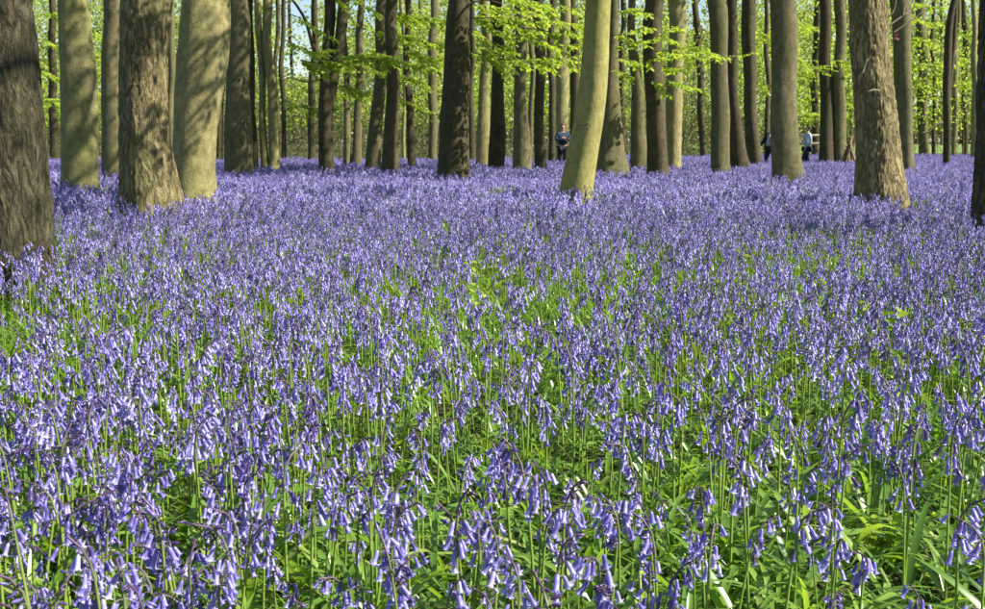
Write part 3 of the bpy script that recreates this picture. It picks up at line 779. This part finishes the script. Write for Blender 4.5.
def basis(d):
    """3x3 whose -Z column points along d"""
    z = -Vector(d).normalized(); x = z.orthogonal().normalized(); y = z.cross(x)
    return np.array([[x[i], y[i], z[i]] for i in range(3)])

def plant_spec(r, stage):
    """stage: open / bud / fading.  Returns stem path, radii and bells (pos, dir, spin, size, is_bud, tint)"""
    H = r.uniform(.31, .44); az = r.uniform(0, 2 * math.pi); ld = Vector((math.cos(az), math.sin(az), 0))
    lean = r.uniform(.0, .045); nod = r.uniform(.5, 1.25)
    n = 16; P = []
    for i in range(n):
        t = i / (n - 1)
        q = max(0, (t - .80) / .20)
        P.append(Vector((0, 0, H * t)) + ld * (lean * H * t * t * 2 + .035 * nod * q * q) - Vector((0, 0, .028 * nod * q ** 2.2)))
    R = [.0034 - .0016 * i / (n - 1) for i in range(n)]
    nb = r.randint(10, 15)
    bells = []
    for k in range(nb):
        t = .735 + .265 * (k + r.uniform(0, .6)) / nb
        i = min(int(t * (n - 1)), n - 2); p = P[i].lerp(P[i + 1], t * (n - 1) - i)
        a = az + r.gauss(0, 1.25); o = Vector((math.cos(a), math.sin(a), 0))
        top = (k / nb)
        bud = (stage == 'bud' and top > .35) or top > .92
        if bud:
            d = (o * r.uniform(.5, 1) + Vector((0, 0, r.uniform(-.7, .5)))).normalized(); ln = r.uniform(.010, .015) * (1.25 - .4 * top); ped = .006
            tint = r.uniform(-.3, .12)
        else:
            d = (o * r.uniform(.12, .75) + Vector((0, 0, -1))).normalized(); ln = r.uniform(.0185, .0245) * (1.06 - .2 * top); ped = r.uniform(.008, .018)
            tint = min(.95, max(.2, r.gauss(.54, .22)))
            if stage == 'fading': tint = r.uniform(-.05, .38)
        e = p + o * ped + Vector((0, 0, r.uniform(-.002, .006)))
        bells.append((p, e, d, r.uniform(0, 6), ln, bud, tint))
    return P, R, bells

def stem_into(g, P, R, bells, sides=5, step=1):
    n = len(P); idx = list(range(0, n, step));  idx = idx if idx[-1] == n - 1 else idx + [n - 1]
    g.tube([P[i] for i in idx], [R[i] for i in idx], sides, 0, [max(0, (i / (n - 1) - .5) * 2.6) for i in idx], cap=False)
    if step == 1:
        for (p, e, d, s, ln, bud, t) in bells:
            g.tube([p, p.lerp(e, .55) + Vector((0, 0, .002)), e], [.0011, .001, .0009], 3, 0, .95, cap=False)
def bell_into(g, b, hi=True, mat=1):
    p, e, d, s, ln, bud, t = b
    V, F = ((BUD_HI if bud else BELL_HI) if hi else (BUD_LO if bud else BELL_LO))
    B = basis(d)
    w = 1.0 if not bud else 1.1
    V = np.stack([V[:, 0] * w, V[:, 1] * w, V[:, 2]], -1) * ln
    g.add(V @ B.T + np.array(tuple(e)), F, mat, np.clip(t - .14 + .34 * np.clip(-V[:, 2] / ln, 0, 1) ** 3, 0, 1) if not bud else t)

def leaf_into(g, r, base, az, L, w, el, bend, mat=0, segs=7, tint=None):
    """strap leaf: channelled, arching over"""
    h = Vector((math.cos(az), math.sin(az), 0)); s = Vector((-math.sin(az), math.cos(az), 0))
    p = Vector(base); V = []; ang = el; tw = r.uniform(-.5, .5)
    for i in range(segs + 1):
        t = i / segs
        ww = w * (.55 + .9 * t if t < .5 else 1.0) * (1 - max(0, (t - .55) / .45) ** 2.2)
        up = Vector((0, 0, 1)) * math.cos(ang) - h * math.sin(ang)
        sd = (s * math.cos(tw * t) + up * math.sin(tw * t))
        nn = up * math.cos(tw * t) - s * math.sin(tw * t)
        V += [p - sd * ww * .5 + nn * ww * .13, p, p + sd * ww * .5 + nn * ww * .13]
        p = p + (h * math.cos(ang) + Vector((0, 0, 1)) * math.sin(ang)) * (L / segs)
        ang -= bend / segs * (.4 + 1.2 * t)
        if p.z < .015: p.z = .015
    F = []
    for i in range(segs):
        for k in (0, 1): F.append((i * 3 + k, i * 3 + k + 1, i * 3 + k + 4, i * 3 + k + 3))
    g.add([tuple(v) for v in V], F, mat, r.random() if tint is None else tint)

rp = random.Random(77)
SPECS = [(st, plant_spec(rp, st)) for st in ['open'] * 18 + ['bud'] * 6 + ['fading'] * 4]
# prototypes for the carpet, kept out of the scene: only the scatter uses them
def proto_collection(name, meshes):
    c = bpy.data.collections.new(name)
    for i, me in enumerate(meshes):
        c.objects.link(bpy.data.objects.new('%s_%02d' % (name, i), me))
    return c
near_protos = []
for st, (P, R, B) in SPECS:
    g = Geo(); stem_into(g, P, R, B)
    for b in B: bell_into(g, b)
    near_protos.append(g.mesh('bluebell_single', [M_STEM, M_BELL]))
leaf_protos = []
for k in range(10):
    g = Geo()
    for q in range(rp.randint(8, 12)):
        a = rp.uniform(0, 2 * math.pi); rad = rp.uniform(0, .05)
        leaf_into(g, rp, (rad * math.cos(a + 1), rad * math.sin(a + 1), .0), a, rp.uniform(.20, .38), rp.uniform(.0095, .019), rp.uniform(.45, 1.35), rp.uniform(.7, 2.3))
    leaf_protos.append(g.mesh('leaf_tuft', [M_LEAF]))
clump_protos = []
for k in range(8):
    g = Geo()
    for q in range(27):
        st, (P, R, B) = rp.choice(SPECS)
        a = rp.uniform(0, 2 * math.pi); rad = .36 * math.sqrt(rp.random()); rot = rp.uniform(0, 2 * math.pi); sc = rp.uniform(.72, 1.16)
        M = Matrix.Translation((rad * math.cos(a), rad * math.sin(a), 0)) @ Matrix.Rotation(rot, 4, 'Z') @ Matrix.Scale(sc, 4)
        P2 = [M @ p for p in P]; R3 = M.to_3x3().normalized()
        dt = rp.uniform(-.22, .24)
        B2 = [(M @ b[0], M @ b[1], R3 @ b[2], b[3], b[4] * sc * 1.18, b[5], min(1, b[6] + dt)) for b in B]
        stem_into(g, P2, R, B2, 3, 4)
        for b in B2: bell_into(g, b, hi=False)
    for q in range(56):
        a = rp.uniform(0, 2 * math.pi); rad = .38 * math.sqrt(rp.random())
        leaf_into(g, rp, (rad * math.cos(a), rad * math.sin(a), 0), rp.uniform(0, 6.3), rp.uniform(.18, .34), rp.uniform(.011, .017), rp.uniform(.7, 1.4), rp.uniform(.6, 2.2), 2, 4)
    clump_protos.append(g.mesh('bluebell_clump', [M_STEM, M_BELL, M_LEAF]))

def scatter(name, label, pts, rots, scl, idx, coll):
    me = bpy.data.meshes.new(name)
    n = len(pts)
    me.vertices.add(n); me.vertices.foreach_set('co', np.asarray(pts, np.float32).ravel())
    a = me.attributes.new('rot', 'FLOAT_VECTOR', 'POINT'); a.data.foreach_set('vector', np.asarray(rots, np.float32).ravel())
    a = me.attributes.new('scl', 'FLOAT', 'POINT'); a.data.foreach_set('value', np.asarray(scl, np.float32))
    a = me.attributes.new('idx', 'INT', 'POINT'); a.data.foreach_set('value', np.asarray(idx, np.int32))
    me.update()
    ng = bpy.data.node_groups.new(name, 'GeometryNodeTree')
    ng.interface.new_socket('Geometry', in_out='INPUT', socket_type='NodeSocketGeometry')
    ng.interface.new_socket('Geometry', in_out='OUTPUT', socket_type='NodeSocketGeometry')
    nd = ng.nodes; L = ng.links.new
    gi = nd.new('NodeGroupInput'); go = nd.new('NodeGroupOutput')
    ip = nd.new('GeometryNodeInstanceOnPoints'); ci = nd.new('GeometryNodeCollectionInfo')
    ci.inputs['Collection'].default_value = coll
    ci.inputs['Separate Children'].default_value = True
    ci.inputs['Reset Children'].default_value = True
    def na(nm, ty):
        x = nd.new('GeometryNodeInputNamedAttribute'); x.data_type = ty; x.inputs['Name'].default_value = nm
        return x.outputs['Attribute']
    er = nd.new('FunctionNodeEulerToRotation')
    L(na('rot', 'FLOAT_VECTOR'), er.inputs[0])
    L(gi.outputs[0], ip.inputs['Points']); L(ci.outputs[0], ip.inputs['Instance'])
    ip.inputs['Pick Instance'].default_value = True
    L(na('idx', 'INT'), ip.inputs['Instance Index']); L(er.outputs[0], ip.inputs['Rotation']); L(na('scl', 'FLOAT'), ip.inputs['Scale'])
    L(ip.outputs[0], go.inputs[0])
    o = obj(name, me)
    md = o.modifiers.new('scatter', 'NODES'); md.node_group = ng
    return tag(o, label, None, None, 'stuff')

def clear_of_trunks(p, extra=.0):
    k = np.ones(len(p), bool)
    for (x, y, r) in TRUNKS:
        k &= (p[:, 0] - x) ** 2 + (p[:, 1] - y) ** 2 > (r + extra) ** 2
    return k
def jitter_grid(x0, x1, y0, y1, s, rng):
    xs = np.arange(x0, x1, s); ys = np.arange(y0, y1, s)
    X, Y = np.meshgrid(xs, ys)
    p = np.stack([X.ravel(), Y.ravel()], -1)
    return p + rng.uniform(-.5, .5, p.shape) * s
def in_view(p, pad): return np.abs(p[:, 0]) < p[:, 1] * .50 + pad

rng = np.random.default_rng(42)
NEAR_END = 11.0
# single plants near, growing in tufts with green gaps between
c0 = jitter_grid(-9, 9, .55, NEAR_END, .185, rng)
c0 = c0[in_view(c0, 2.0)]
dens = vnoise(np.c_[c0 * 1.0, np.zeros(len(c0))]) * .5 + vnoise(np.c_[c0 * 2.6, np.ones(len(c0))]) * .6
near_fade = np.clip((c0[:, 1] - 1.3) / 2.4, 0, 1)
boost = np.zeros(len(c0))
for bx_, by_ in ((100, 470), (290, 425), (640, 560), (560, 585), (420, 460), (800, 470), (60, 592), (140, 585), (30, 500), (200, 540), (250, 470), (110, 430), (330, 590), (700, 420), (930, 440), (500, 400)):
    c_, _s = at(bx_, by_, (H_CAM - .34) * F_PX / (by_ - HORIZON))
    boost += 4.2 * np.exp(-((c0[:, 0] - c_.x) ** 2 + (c0[:, 1] - c_.y) ** 2) / (2 * .13 ** 2))
cnt = np.clip(rng.normal(2.9 + boost + 1.2 * near_fade + 4.4 * dens, 1.3), 0, 11).round().astype(int)
p = np.repeat(c0, cnt, 0)
p = p + rng.normal(size=p.shape) * np.where(rng.random(len(p)) < .3, .085, .042)[:, None]
p = p[clear_of_trunks(p, .02)]
n = len(p)
scl = rng.uniform(.72, 1.18, n); idx = rng.integers(0, len(SPECS), n)
idx = np.where((p[:, 1] < 2.3) & (rng.random(n) < .28), rng.integers(18, len(SPECS), n), idx)
rot = np.stack([rng.normal(size=n) * .055, rng.normal(size=n) * .055, rng.uniform(0, 6.28, n)], -1)
P3 = np.c_[p, np.zeros(n)]
tops = P3 + np.c_[np.zeros((n, 2)), .36 * scl]
tx, ty, td = project(tops)
vis = (tx > 2) & (tx < 983) & (ty > 0) & (ty < 606)
order = np.argsort(np.where(vis, td, 1e6))
hero = order[:300]
mask = np.ones(n, bool); mask[hero] = False
scatter('bluebell_carpet', 'violet-blue carpet of bluebells spreading behind the nearest flowers', P3[mask], rot[mask], scl[mask], idx[mask], proto_collection('bluebell_single', near_protos))
# leaves near
q = jitter_grid(-9, 9, .4, NEAR_END, .118, rng); q = q[in_view(q, 2.0) & clear_of_trunks(q, .0)]
m_ = len(q)
scatter('bluebell_leaves', 'mass of arching strap-shaped green leaves under the bluebells', np.c_[q, np.zeros(m_)],
        np.stack([rng.normal(size=m_) * .1, rng.normal(size=m_) * .1, rng.uniform(0, 6.28, m_)], -1), rng.uniform(.55, .98, m_), rng.integers(0, 10, m_), proto_collection('leaf_tuft', leaf_protos))
# clumps beyond
q = jitter_grid(-36, 36, NEAR_END - .1, 66, .50, rng)
yy = q[:, 1]
path_y = np.interp(q[:, 0], px_, py_)
keep = in_view(q, 3.0) & clear_of_trunks(q, .16) & (np.abs(yy - path_y) > 1.15)
pn = vnoise(np.c_[q * .35, np.zeros(len(q))])
keep &= (yy < 43) | ((q[:, 0] > 6) & (pn > -.25) & (yy < 62)) | ((q[:, 0] <= 6) & (yy < 50) & (pn > -.3))
keep &= (pn > -.75) | (rng.random(len(q)) < .6)
q = q[keep]; m_ = len(q)
scatter('distant_bluebell_carpet', 'lavender carpet of bluebells stretching away between the trunks', np.c_[q, ground_z(0, q[:, 1])],
        np.stack([np.zeros(m_), np.zeros(m_), rng.uniform(0, 6.28, m_)], -1), rng.uniform(.86, 1.14, m_), rng.integers(0, 8, m_), proto_collection('bluebell_clump', clump_protos))

# the 300 nearest plants, each a thing with its stem, bells and leaves
stem_meshes = []
for st, (P, R, B) in SPECS:
    g = Geo(); stem_into(g, P, R, B); stem_meshes.append(g.mesh('stem', [M_STEM]))
def bell_mesh(bud, tint):
    g = Geo(); V, F = BUD_HI if bud else BELL_HI
    g.add(V, F, 0, tint if bud else np.clip(tint - .12 + .3 * np.clip(-V[:, 2], 0, 1) ** 3, 0, 1)); return g.mesh('bell', [M_BELL])
BELLS = {(bud, k): bell_mesh(bud, (k - 2) / 8 + .03) for bud in (False, True) for k in range(10)}
raceme_meshes = []
for st, (P, R, B) in SPECS:
    g = Geo()
    for b in B: bell_into(g, b, True, 0)
    raceme_meshes.append(g.mesh('flower_spike', [M_BELL]))
leaf_meshes = []
for k in range(14):
    g = Geo(); leaf_into(g, rp, (0, 0, 0), 0, rp.uniform(.2, .36), rp.uniform(.011, .019), rp.uniform(.6, 1.3), rp.uniform(.5, 2.2)); leaf_meshes.append(g.mesh('leaf', [M_LEAF]))
zones = [(110, 'at far left'), (220, 'at left'), (330, 'left of centre'), (440, 'just left of centre'), (550, 'at centre'), (660, 'just right of centre'), (770, 'right of centre'), (880, 'at right'), (2000, 'at far right')]
look = {'open': 'bluebell with open bells', 'bud': 'bluebell with dark buds', 'fading': 'bluebell with dull fading bells'}
for rank, i in enumerate(hero):
    st, (P, R, B) = SPECS[idx[i]]
    zx = next(z for lim, z in zones if tx[i] < lim)
    zy = next(z for lim, z in ((575, 'at the bottom edge'), (545, 'near the bottom edge'), (510, 'in the second rank'), (475, 'in the third rank'), (0, 'in the fourth rank')) if ty[i] > lim)
    bend = 'tall ' if scl[i] > 1.06 else ('short ' if scl[i] < .84 else '')
    nd = P[-1] - P[0]; nx = nd.x * math.cos(rot[i][2]) - nd.y * math.sin(rot[i][2]); nx /= max(1e-4, math.hypot(nd.x, nd.y))
    nodw = 'nodding right' if nx > .45 else ('nodding left' if nx < -.45 else 'hanging straight')
    root = thing('bluebell', (P3[i][0], P3[i][1], 0), '%s%s %s, %s %s' % (bend, look[st], nodw, zy, zx), 'flower', 'bluebells nearest the camera')
    root.rotation_euler = tuple(rot[i]); root.scale = (scl[i],) * 3
    obj('stem', stem_meshes[idx[i]], root)
    if rank < 170:
        for b in B:
            p_, e, d, s, ln, bud, t = b
            o = obj('bell', BELLS[(bud, max(0, min(9, int(t * 8 + 2))))], root)
            Bm = basis(d); M3 = Matrix([list(Bm[0]), list(Bm[1]), list(Bm[2])])
            o.matrix_local = Matrix.Translation(e) @ (M3 @ Matrix.Rotation(s, 3, 'Z')).to_4x4() @ Matrix.Scale(ln, 4)
    else:
        obj('flower_spike', raceme_meshes[idx[i]], root)['kind'] = 'stuff'
    for k in range(rp.randint(2, 4)):
        o = obj('leaf', rp.choice(leaf_meshes), root)
        o.rotation_euler = (0, 0, rp.uniform(0, 6.28)); o.location = (rp.uniform(-.012, .012), rp.uniform(-.012, .012), 0)

# lime seedlings poking through the flowers
def seedling(px, py, Y, n, size, label, group='lime-green seedlings among the bluebells'):
    p = at(px, py, Y)[0]
    root = thing('leafy_seedling', (p.x, Y, 0), label, 'seedling', group)
    g = Geo(); g.tube([(0, 0, 0), (.01, 0, p.z * .5), (0, 0, p.z)], [.003, .0025, .002], 5, 0, .2)
    obj('stem', g.mesh('stem', [M_STEM]), root)
    for k in range(n + 3):
        a = k * 2.4 + rp.random(); z = p.z - k * .012
        g = Geo()
        ax = Vector((math.cos(a), math.sin(a), rp.uniform(-.6, .7))).normalized(); by = Vector((rp.uniform(-.9, .9), rp.uniform(-.9, .9), 1)).cross(ax).normalized(); bz = ax.cross(by)
        s = size * rp.uniform(.5, .95)
        V = [tuple(Vector((0, 0, z)) + (ax * (v[0] + .1) + by * v[1] + bz * v[2] * 2) * s) for v in LEAF6]
        g.add(V, LEAF6_F, 0, rp.random()); obj('leaf', g.mesh('leaf', [M_LIME], smooth=False), root)
for (x, y, n_, s, lab) in [
    (897, 312, 3, .085, 'seedling with one large pale lime leaf among the flowers at right'),
    (868, 300, 5, .055, 'small yellowish seedling just left of the large pale lime leaf'),
    (508, 236, 5, .10, 'lime seedling in the flowers below the bent olive trunk'),
    (528, 222, 4, .10, 'small lime seedling closest to the foot of the bent olive trunk'),
    (470, 262, 5, .08, 'bright seedling left of centre in mid field'),
    (478, 284, 6, .08, 'ragged lime seedling in the middle of the field'),
    (758, 232, 6, .10, 'lime seedling in mid field under the straight half-lit trunk'),
    (742, 246, 4, .09, 'small lime seedling nearer and left of another, under the half-lit trunk'),
    (895, 388, 5, .06, 'lime seedling near the right edge, below the pale leaf'),
    (640, 575, 4, .03, 'tiny pale seedling at the bottom, right of the middle')]:
    z = .345; s *= .8
    Yd = (H_CAM - z) * F_PX / (y - HORIZON)
    seedling(x, y, Yd, n_, s, lab)

# ------------------------------------------------------------------ people
M_SKIN = plain('skin', (.42, .22, .15), .6, .12, 20)
M_BLUE = plain('shaded_teal_jacket', (.006, .035, .07), .75, .25, 12)  # teal darkened to carry the shade its wearer stands in
M_NAVY = plain('dark_trousers', (.012, .013, .02), .8, .3, 12)
M_COAT = plain('black_coat', (.012, .012, .014), .8, .3, 12)
M_GREYSHIRT = plain('grey_shirt', (.30, .30, .32), .8, .1, 12)
M_SHIRT = plain('pale_blue_shirt', (.38, .48, .55), .8, .08, 10)
M_JEANS = plain('navy_jeans', (.012, .025, .055), .8, .3, 12)
M_HAIR_B = plain('dark_hair', (.012, .010, .008), .6, .3, 60)
M_HAIR_R = plain('greying_hair', (.25, .20, .16), .7, .3, 60)
M_EYE = plain('eye', (.03, .02, .02), .3, .1)
def skin_mesh(name, verts, edges, radii, mat, parent, levels=2):
    me = bpy.data.meshes.new(name); me.from_pydata([tuple(v) for v in verts], edges, [])
    me.materials.append(mat)
    o = obj(name, me, parent)
    md = o.modifiers.new('skin', 'SKIN'); md.use_smooth_shade = True
    for i, r in enumerate(radii):
        sv = me.skin_vertices[0].data[i]; sv.radius = r if isinstance(r, tuple) else (r, r)
    me.skin_vertices[0].data[0].use_root = True
    sb = o.modifiers.new('sub', 'SUBSURF'); sb.levels = levels; sb.render_levels = levels
    return o
def person(loc, rz, label, H, top_mat, leg_mat, hair_mat, arms, legs, inner=None, bulk=1.0):
    root = thing('person', loc, label, 'person', None, rz)
    k = H / 1.75; root.scale = (k, k, k)
    J = {'pel': (0, 0, .95), 'spine': (0, 0, 1.14), 'chest': (0, -.01, 1.34), 'neck': (0, .0, 1.47), 'jaw': (0, -.015, 1.55), 'head': (0, -.01, 1.64), 'crown': (0, 0, 1.72)}
    rad = {'pel': (.16, .11), 'spine': (.14, .10), 'chest': (.165, .11), 'neck': .055, 'jaw': (.062, .07), 'head': (.077, .09), 'crown': (.05, .06)}
    ed = [('pel', 'spine'), ('spine', 'chest'), ('chest', 'neck'), ('neck', 'jaw'), ('jaw', 'head'), ('head', 'crown')]
    for s, nm in ((-1, 'r'), (1, 'l')):
        el, wr = arms[nm]; kn, an, toe = legs[nm]
        J.update({'sh' + nm: (s * .18, 0, 1.40), 'el' + nm: el, 'wr' + nm: wr, 'hip' + nm: (s * .095, 0, .88), 'kn' + nm: kn, 'an' + nm: an, 'toe' + nm: toe})
        rad.update({'sh' + nm: .058, 'el' + nm: .043, 'wr' + nm: .03, 'hip' + nm: .085, 'kn' + nm: .058, 'an' + nm: .04, 'toe' + nm: (.04, .03)})
        ed += [('chest', 'sh' + nm), ('sh' + nm, 'el' + nm), ('el' + nm, 'wr' + nm), ('pel', 'hip' + nm), ('hip' + nm, 'kn' + nm), ('kn' + nm, 'an' + nm), ('an' + nm, 'toe' + nm)]
        # hand: palm and five fingers
        e, w = Vector(el), Vector(wr); d = (w - e).normalized(); side = d.cross(Vector((0, 1, .2))).normalized()
        J['pm' + nm] = tuple(w + d * .07); rad['pm' + nm] = (.036, .02); ed.append(('wr' + nm, 'pm' + nm))
        for fi, (o_, ln) in enumerate(((-.03, .06), (-.011, .085), (.009, .09), (.027, .08), (.042, .06))):
            a = w + d * (.09 if fi else .03) + side * o_; b = a + d * ln * .6 + side * (-.03 if fi == 0 else 0); c = b + d * ln * .4 + Vector((0, -.012, 0))
            for q, (nm2, pt) in enumerate((('a', a), ('b', b), ('c', c))):
                J['f%d%s%s' % (fi, nm2, nm)] = tuple(pt); rad['f%d%s%s' % (fi, nm2, nm)] = .009
            ed += [('pm' + nm if fi else 'wr' + nm, 'f%da%s' % (fi, nm)), ('f%da%s' % (fi, nm), 'f%db%s' % (fi, nm)), ('f%db%s' % (fi, nm), 'f%dc%s' % (fi, nm))]
    def build(name, keys, mat, grow, lv=2):
        ks = [x for x in J if x in keys]; ix = {x: i for i, x in enumerate(ks)}
        rr = []
        for x in ks:
            v = rad[x]; gr = grow.get(x, grow['*']); rr.append(tuple(y + gr for y in v) if isinstance(v, tuple) else (v + gr, v + gr))
        return skin_mesh(name, [J[x] for x in ks], [(ix[a], ix[b]) for a, b in ed if a in ix and b in ix], rr, mat, root, lv)
    build('body', set(J), M_SKIN, {'*': 0.0})
    build('trousers', {'pel', 'hipl', 'hipr', 'knl', 'knr', 'anl', 'anr'}, leg_mat, {'*': .025, 'anl': .03, 'anr': .03})
    tk = {'pel', 'spine', 'chest', 'shl', 'shr', 'ell', 'elr', 'wrl', 'wrr'}
    build('jacket' if inner else 'top', tk, top_mat, {'*': .03 * bulk, 'pel': .045 * bulk, 'spine': .05 * bulk, 'chest': .035 * bulk, 'wrl': .02, 'wrr': .02})
    for s in ('l', 'r'):
        ks = {'an' + s, 'toe' + s}; build('shoe', ks, M_COAT, {'*': .022}, 1)
    # hair cap, ears, nose, eyes
    g = Geo(); V, F = [], []
    for i in range(7):
        ph = i / 6 * 1.9
        for j in range(12):
            a = j / 12 * 6.283; r = math.sin(ph) if i else .01
            fr = 1.0 if math.sin(a) > -.3 else max(.0, 1 - max(0, ph - .9) * .9)
            V.append((.088 * r * math.cos(a), .012 + .10 * r * math.sin(a) * (1 if fr == 1 else .98), 1.665 + .10 * math.cos(ph * (fr if fr < 1 else 1))))
    for i in range(6):
        for j in range(12): F.append((i * 12 + j, i * 12 + (j + 1) % 12, (i + 1) * 12 + (j + 1) % 12, (i + 1) * 12 + j))
    g.add(V, F); obj('hair', g.mesh('hair', [hair_mat]), root)
    for s in (-1, 1):
        g = Geo(); g.tube([(s * .03, -.088, 1.64), (s * .03, -.097, 1.64)], [.011, .006], 8); obj('eye', g.mesh('eye', [M_EYE]), root)
        g = Geo(); g.tube([(s * .075, 0, 1.66), (s * .088, .008, 1.645), (s * .078, 0, 1.61)], [.012, .016, .008], 6); obj('ear', g.mesh('ear', [M_SKIN]), root)
    g = Geo(); g.tube([(0, -.088, 1.65), (0, -.108, 1.615), (0, -.090, 1.605)], [.007, .014, .012], 6); obj('nose', g.mesh('nose', [M_SKIN]), root)
    g = Geo(); g.tube([(-.025, -.078, 1.575), (0, -.086, 1.573), (.025, -.078, 1.575)], [.004, .007, .004], 5); obj('mouth', g.mesh('mouth', [plain('lips', (.30, .10, .08), .5, .1)]), root)
    if inner:
        g = Geo()
        V = [(-.05, -.158, 1.42), (.05, -.158, 1.42), (.075, -.185, 1.2), (.07, -.19, 1.0), (-.07, -.19, 1.0), (-.075, -.185, 1.2), (-.05, -.12, 1.42), (.05, -.12, 1.42), (.07, -.1, 1.0), (-.07, -.1, 1.0)]
        g.add(V, [(0, 1, 2, 5), (5, 2, 3, 4), (0, 5, 4, 9, 6), (1, 7, 8, 3, 2), (0, 6, 7, 1), (4, 3, 8, 9)]); obj('shirt_front', g.mesh('shirt_front', [inner], smooth=False), root)
    return root
stand = {'r': ((-.10, -.02, .50), (-.10, .03, .09), (-.12, -.13, .045)), 'l': ((.10, -.04, .50), (.11, 0, .09), (.13, -.16, .045))}
walk = {'r': ((-.10, -.16, .52), (-.10, -.10, .10), (-.11, -.26, .05)), 'l': ((.10, .03, .49), (.10, .24, .14), (.11, .10, .05))}
p = at(562.5, 150, 39)[0]
person((p.x, 39, 0), math.radians(12), 'person in a teal-blue jacket with folded arms, left of the bent olive trunk', 1.76, M_BLUE, M_NAVY, M_HAIR_R,
       {'r': ((-.27, -.06, 1.16), (.00, -.24, 1.20)), 'l': ((.27, -.06, 1.16), (.02, -.25, 1.24))}, stand, bulk=1.2)
p = at(771.3, 150, 40)[0]
person((p.x, 40, 0), math.radians(-58), 'person in a black coat over a grey shirt, left of the straight half-lit trunk', 1.74, M_COAT, M_NAVY, M_HAIR_R,
       {'r': ((-.30, -.10, 1.16), (-.34, -.26, .95)), 'l': ((.25, .06, 1.14), (.27, .0, .90))}, walk, inner=M_GREYSHIRT)
p = at(807, 150, 40.5)[0]
person((p.x, 40.5, 0), math.radians(-120), 'person in a loose pale blue shirt, right of the straight half-lit trunk', 1.72, M_SHIRT, M_JEANS, M_HAIR_B,
       {'r': ((-.26, .04, 1.15), (-.25, -.04, .92)), 'l': ((.26, .06, 1.15), (.26, .0, .91))}, walk, bulk=1.7)

# ------------------------------------------------------------------ stick pile and rail
M_STICK = bark('stick_bark', (.09, .06, .035), (.26, .19, .11), (.18, .15, .07), 0, 2)
M_CUT = plain('cut_wood', (.50, .38, .22), .8, .2, 40)
p = at(849, 160, 37)[0]
pile = thing('stick_pile', (p.x, 37, 0), 'brown stack of leaning sticks left of the rough twiggy trunk', 'stick pile')
rl = random.Random(9)
for k in range(17):
    a = k / 17 * 6.283 + rl.uniform(-.15, .15); rb = rl.uniform(.30, .46); h = rl.uniform(.9, 1.5)
    b = Vector((math.cos(a) * rb, math.sin(a) * rb, -.03)); e = Vector((-math.cos(a) * rl.uniform(.02, .16), -math.sin(a) * .1, h)); r = rl.uniform(.022, .04)
    m = b.lerp(e, .5) + Vector((rl.uniform(-.03, .03), rl.uniform(-.03, .03), 0))
    g = Geo(); g.tube([b, b.lerp(m, .5), m, e], [r, r * .97, r * .9, r * .7], 7)
    o = obj('stick', g.mesh('stick', [M_STICK, M_CUT]), pile)
    for pl in o.data.polygons:
        if len(pl.vertices) > 4: pl.material_index = 1
A, B_ = at(797, 140, 45)[0], at(834, 140, 45)[0]
fence = thing('rail_fence', (A.x, 45, 0), 'weathered two-rail fence behind the walker in the pale shirt', 'fence')
W = B_.x - A.x
for z in (1.06, 1.40):
    g = Geo(); g.tube([(-.1, 0, z), (W * .5, .01, z - .01), (W + .1, 0, z + .02)], [.055, .06, .05], 8); obj('rail', g.mesh('rail', [B_TWIG]), fence)
for x in (0, W * .33, W * .66, W):
    g = Geo(); g.tube([(x, .1, -.2), (x, .1, .7), (x + .01, .1, 1.52)], [.06, .058, .05], 8); obj('post', g.mesh('post', [B_GREY]), fence)
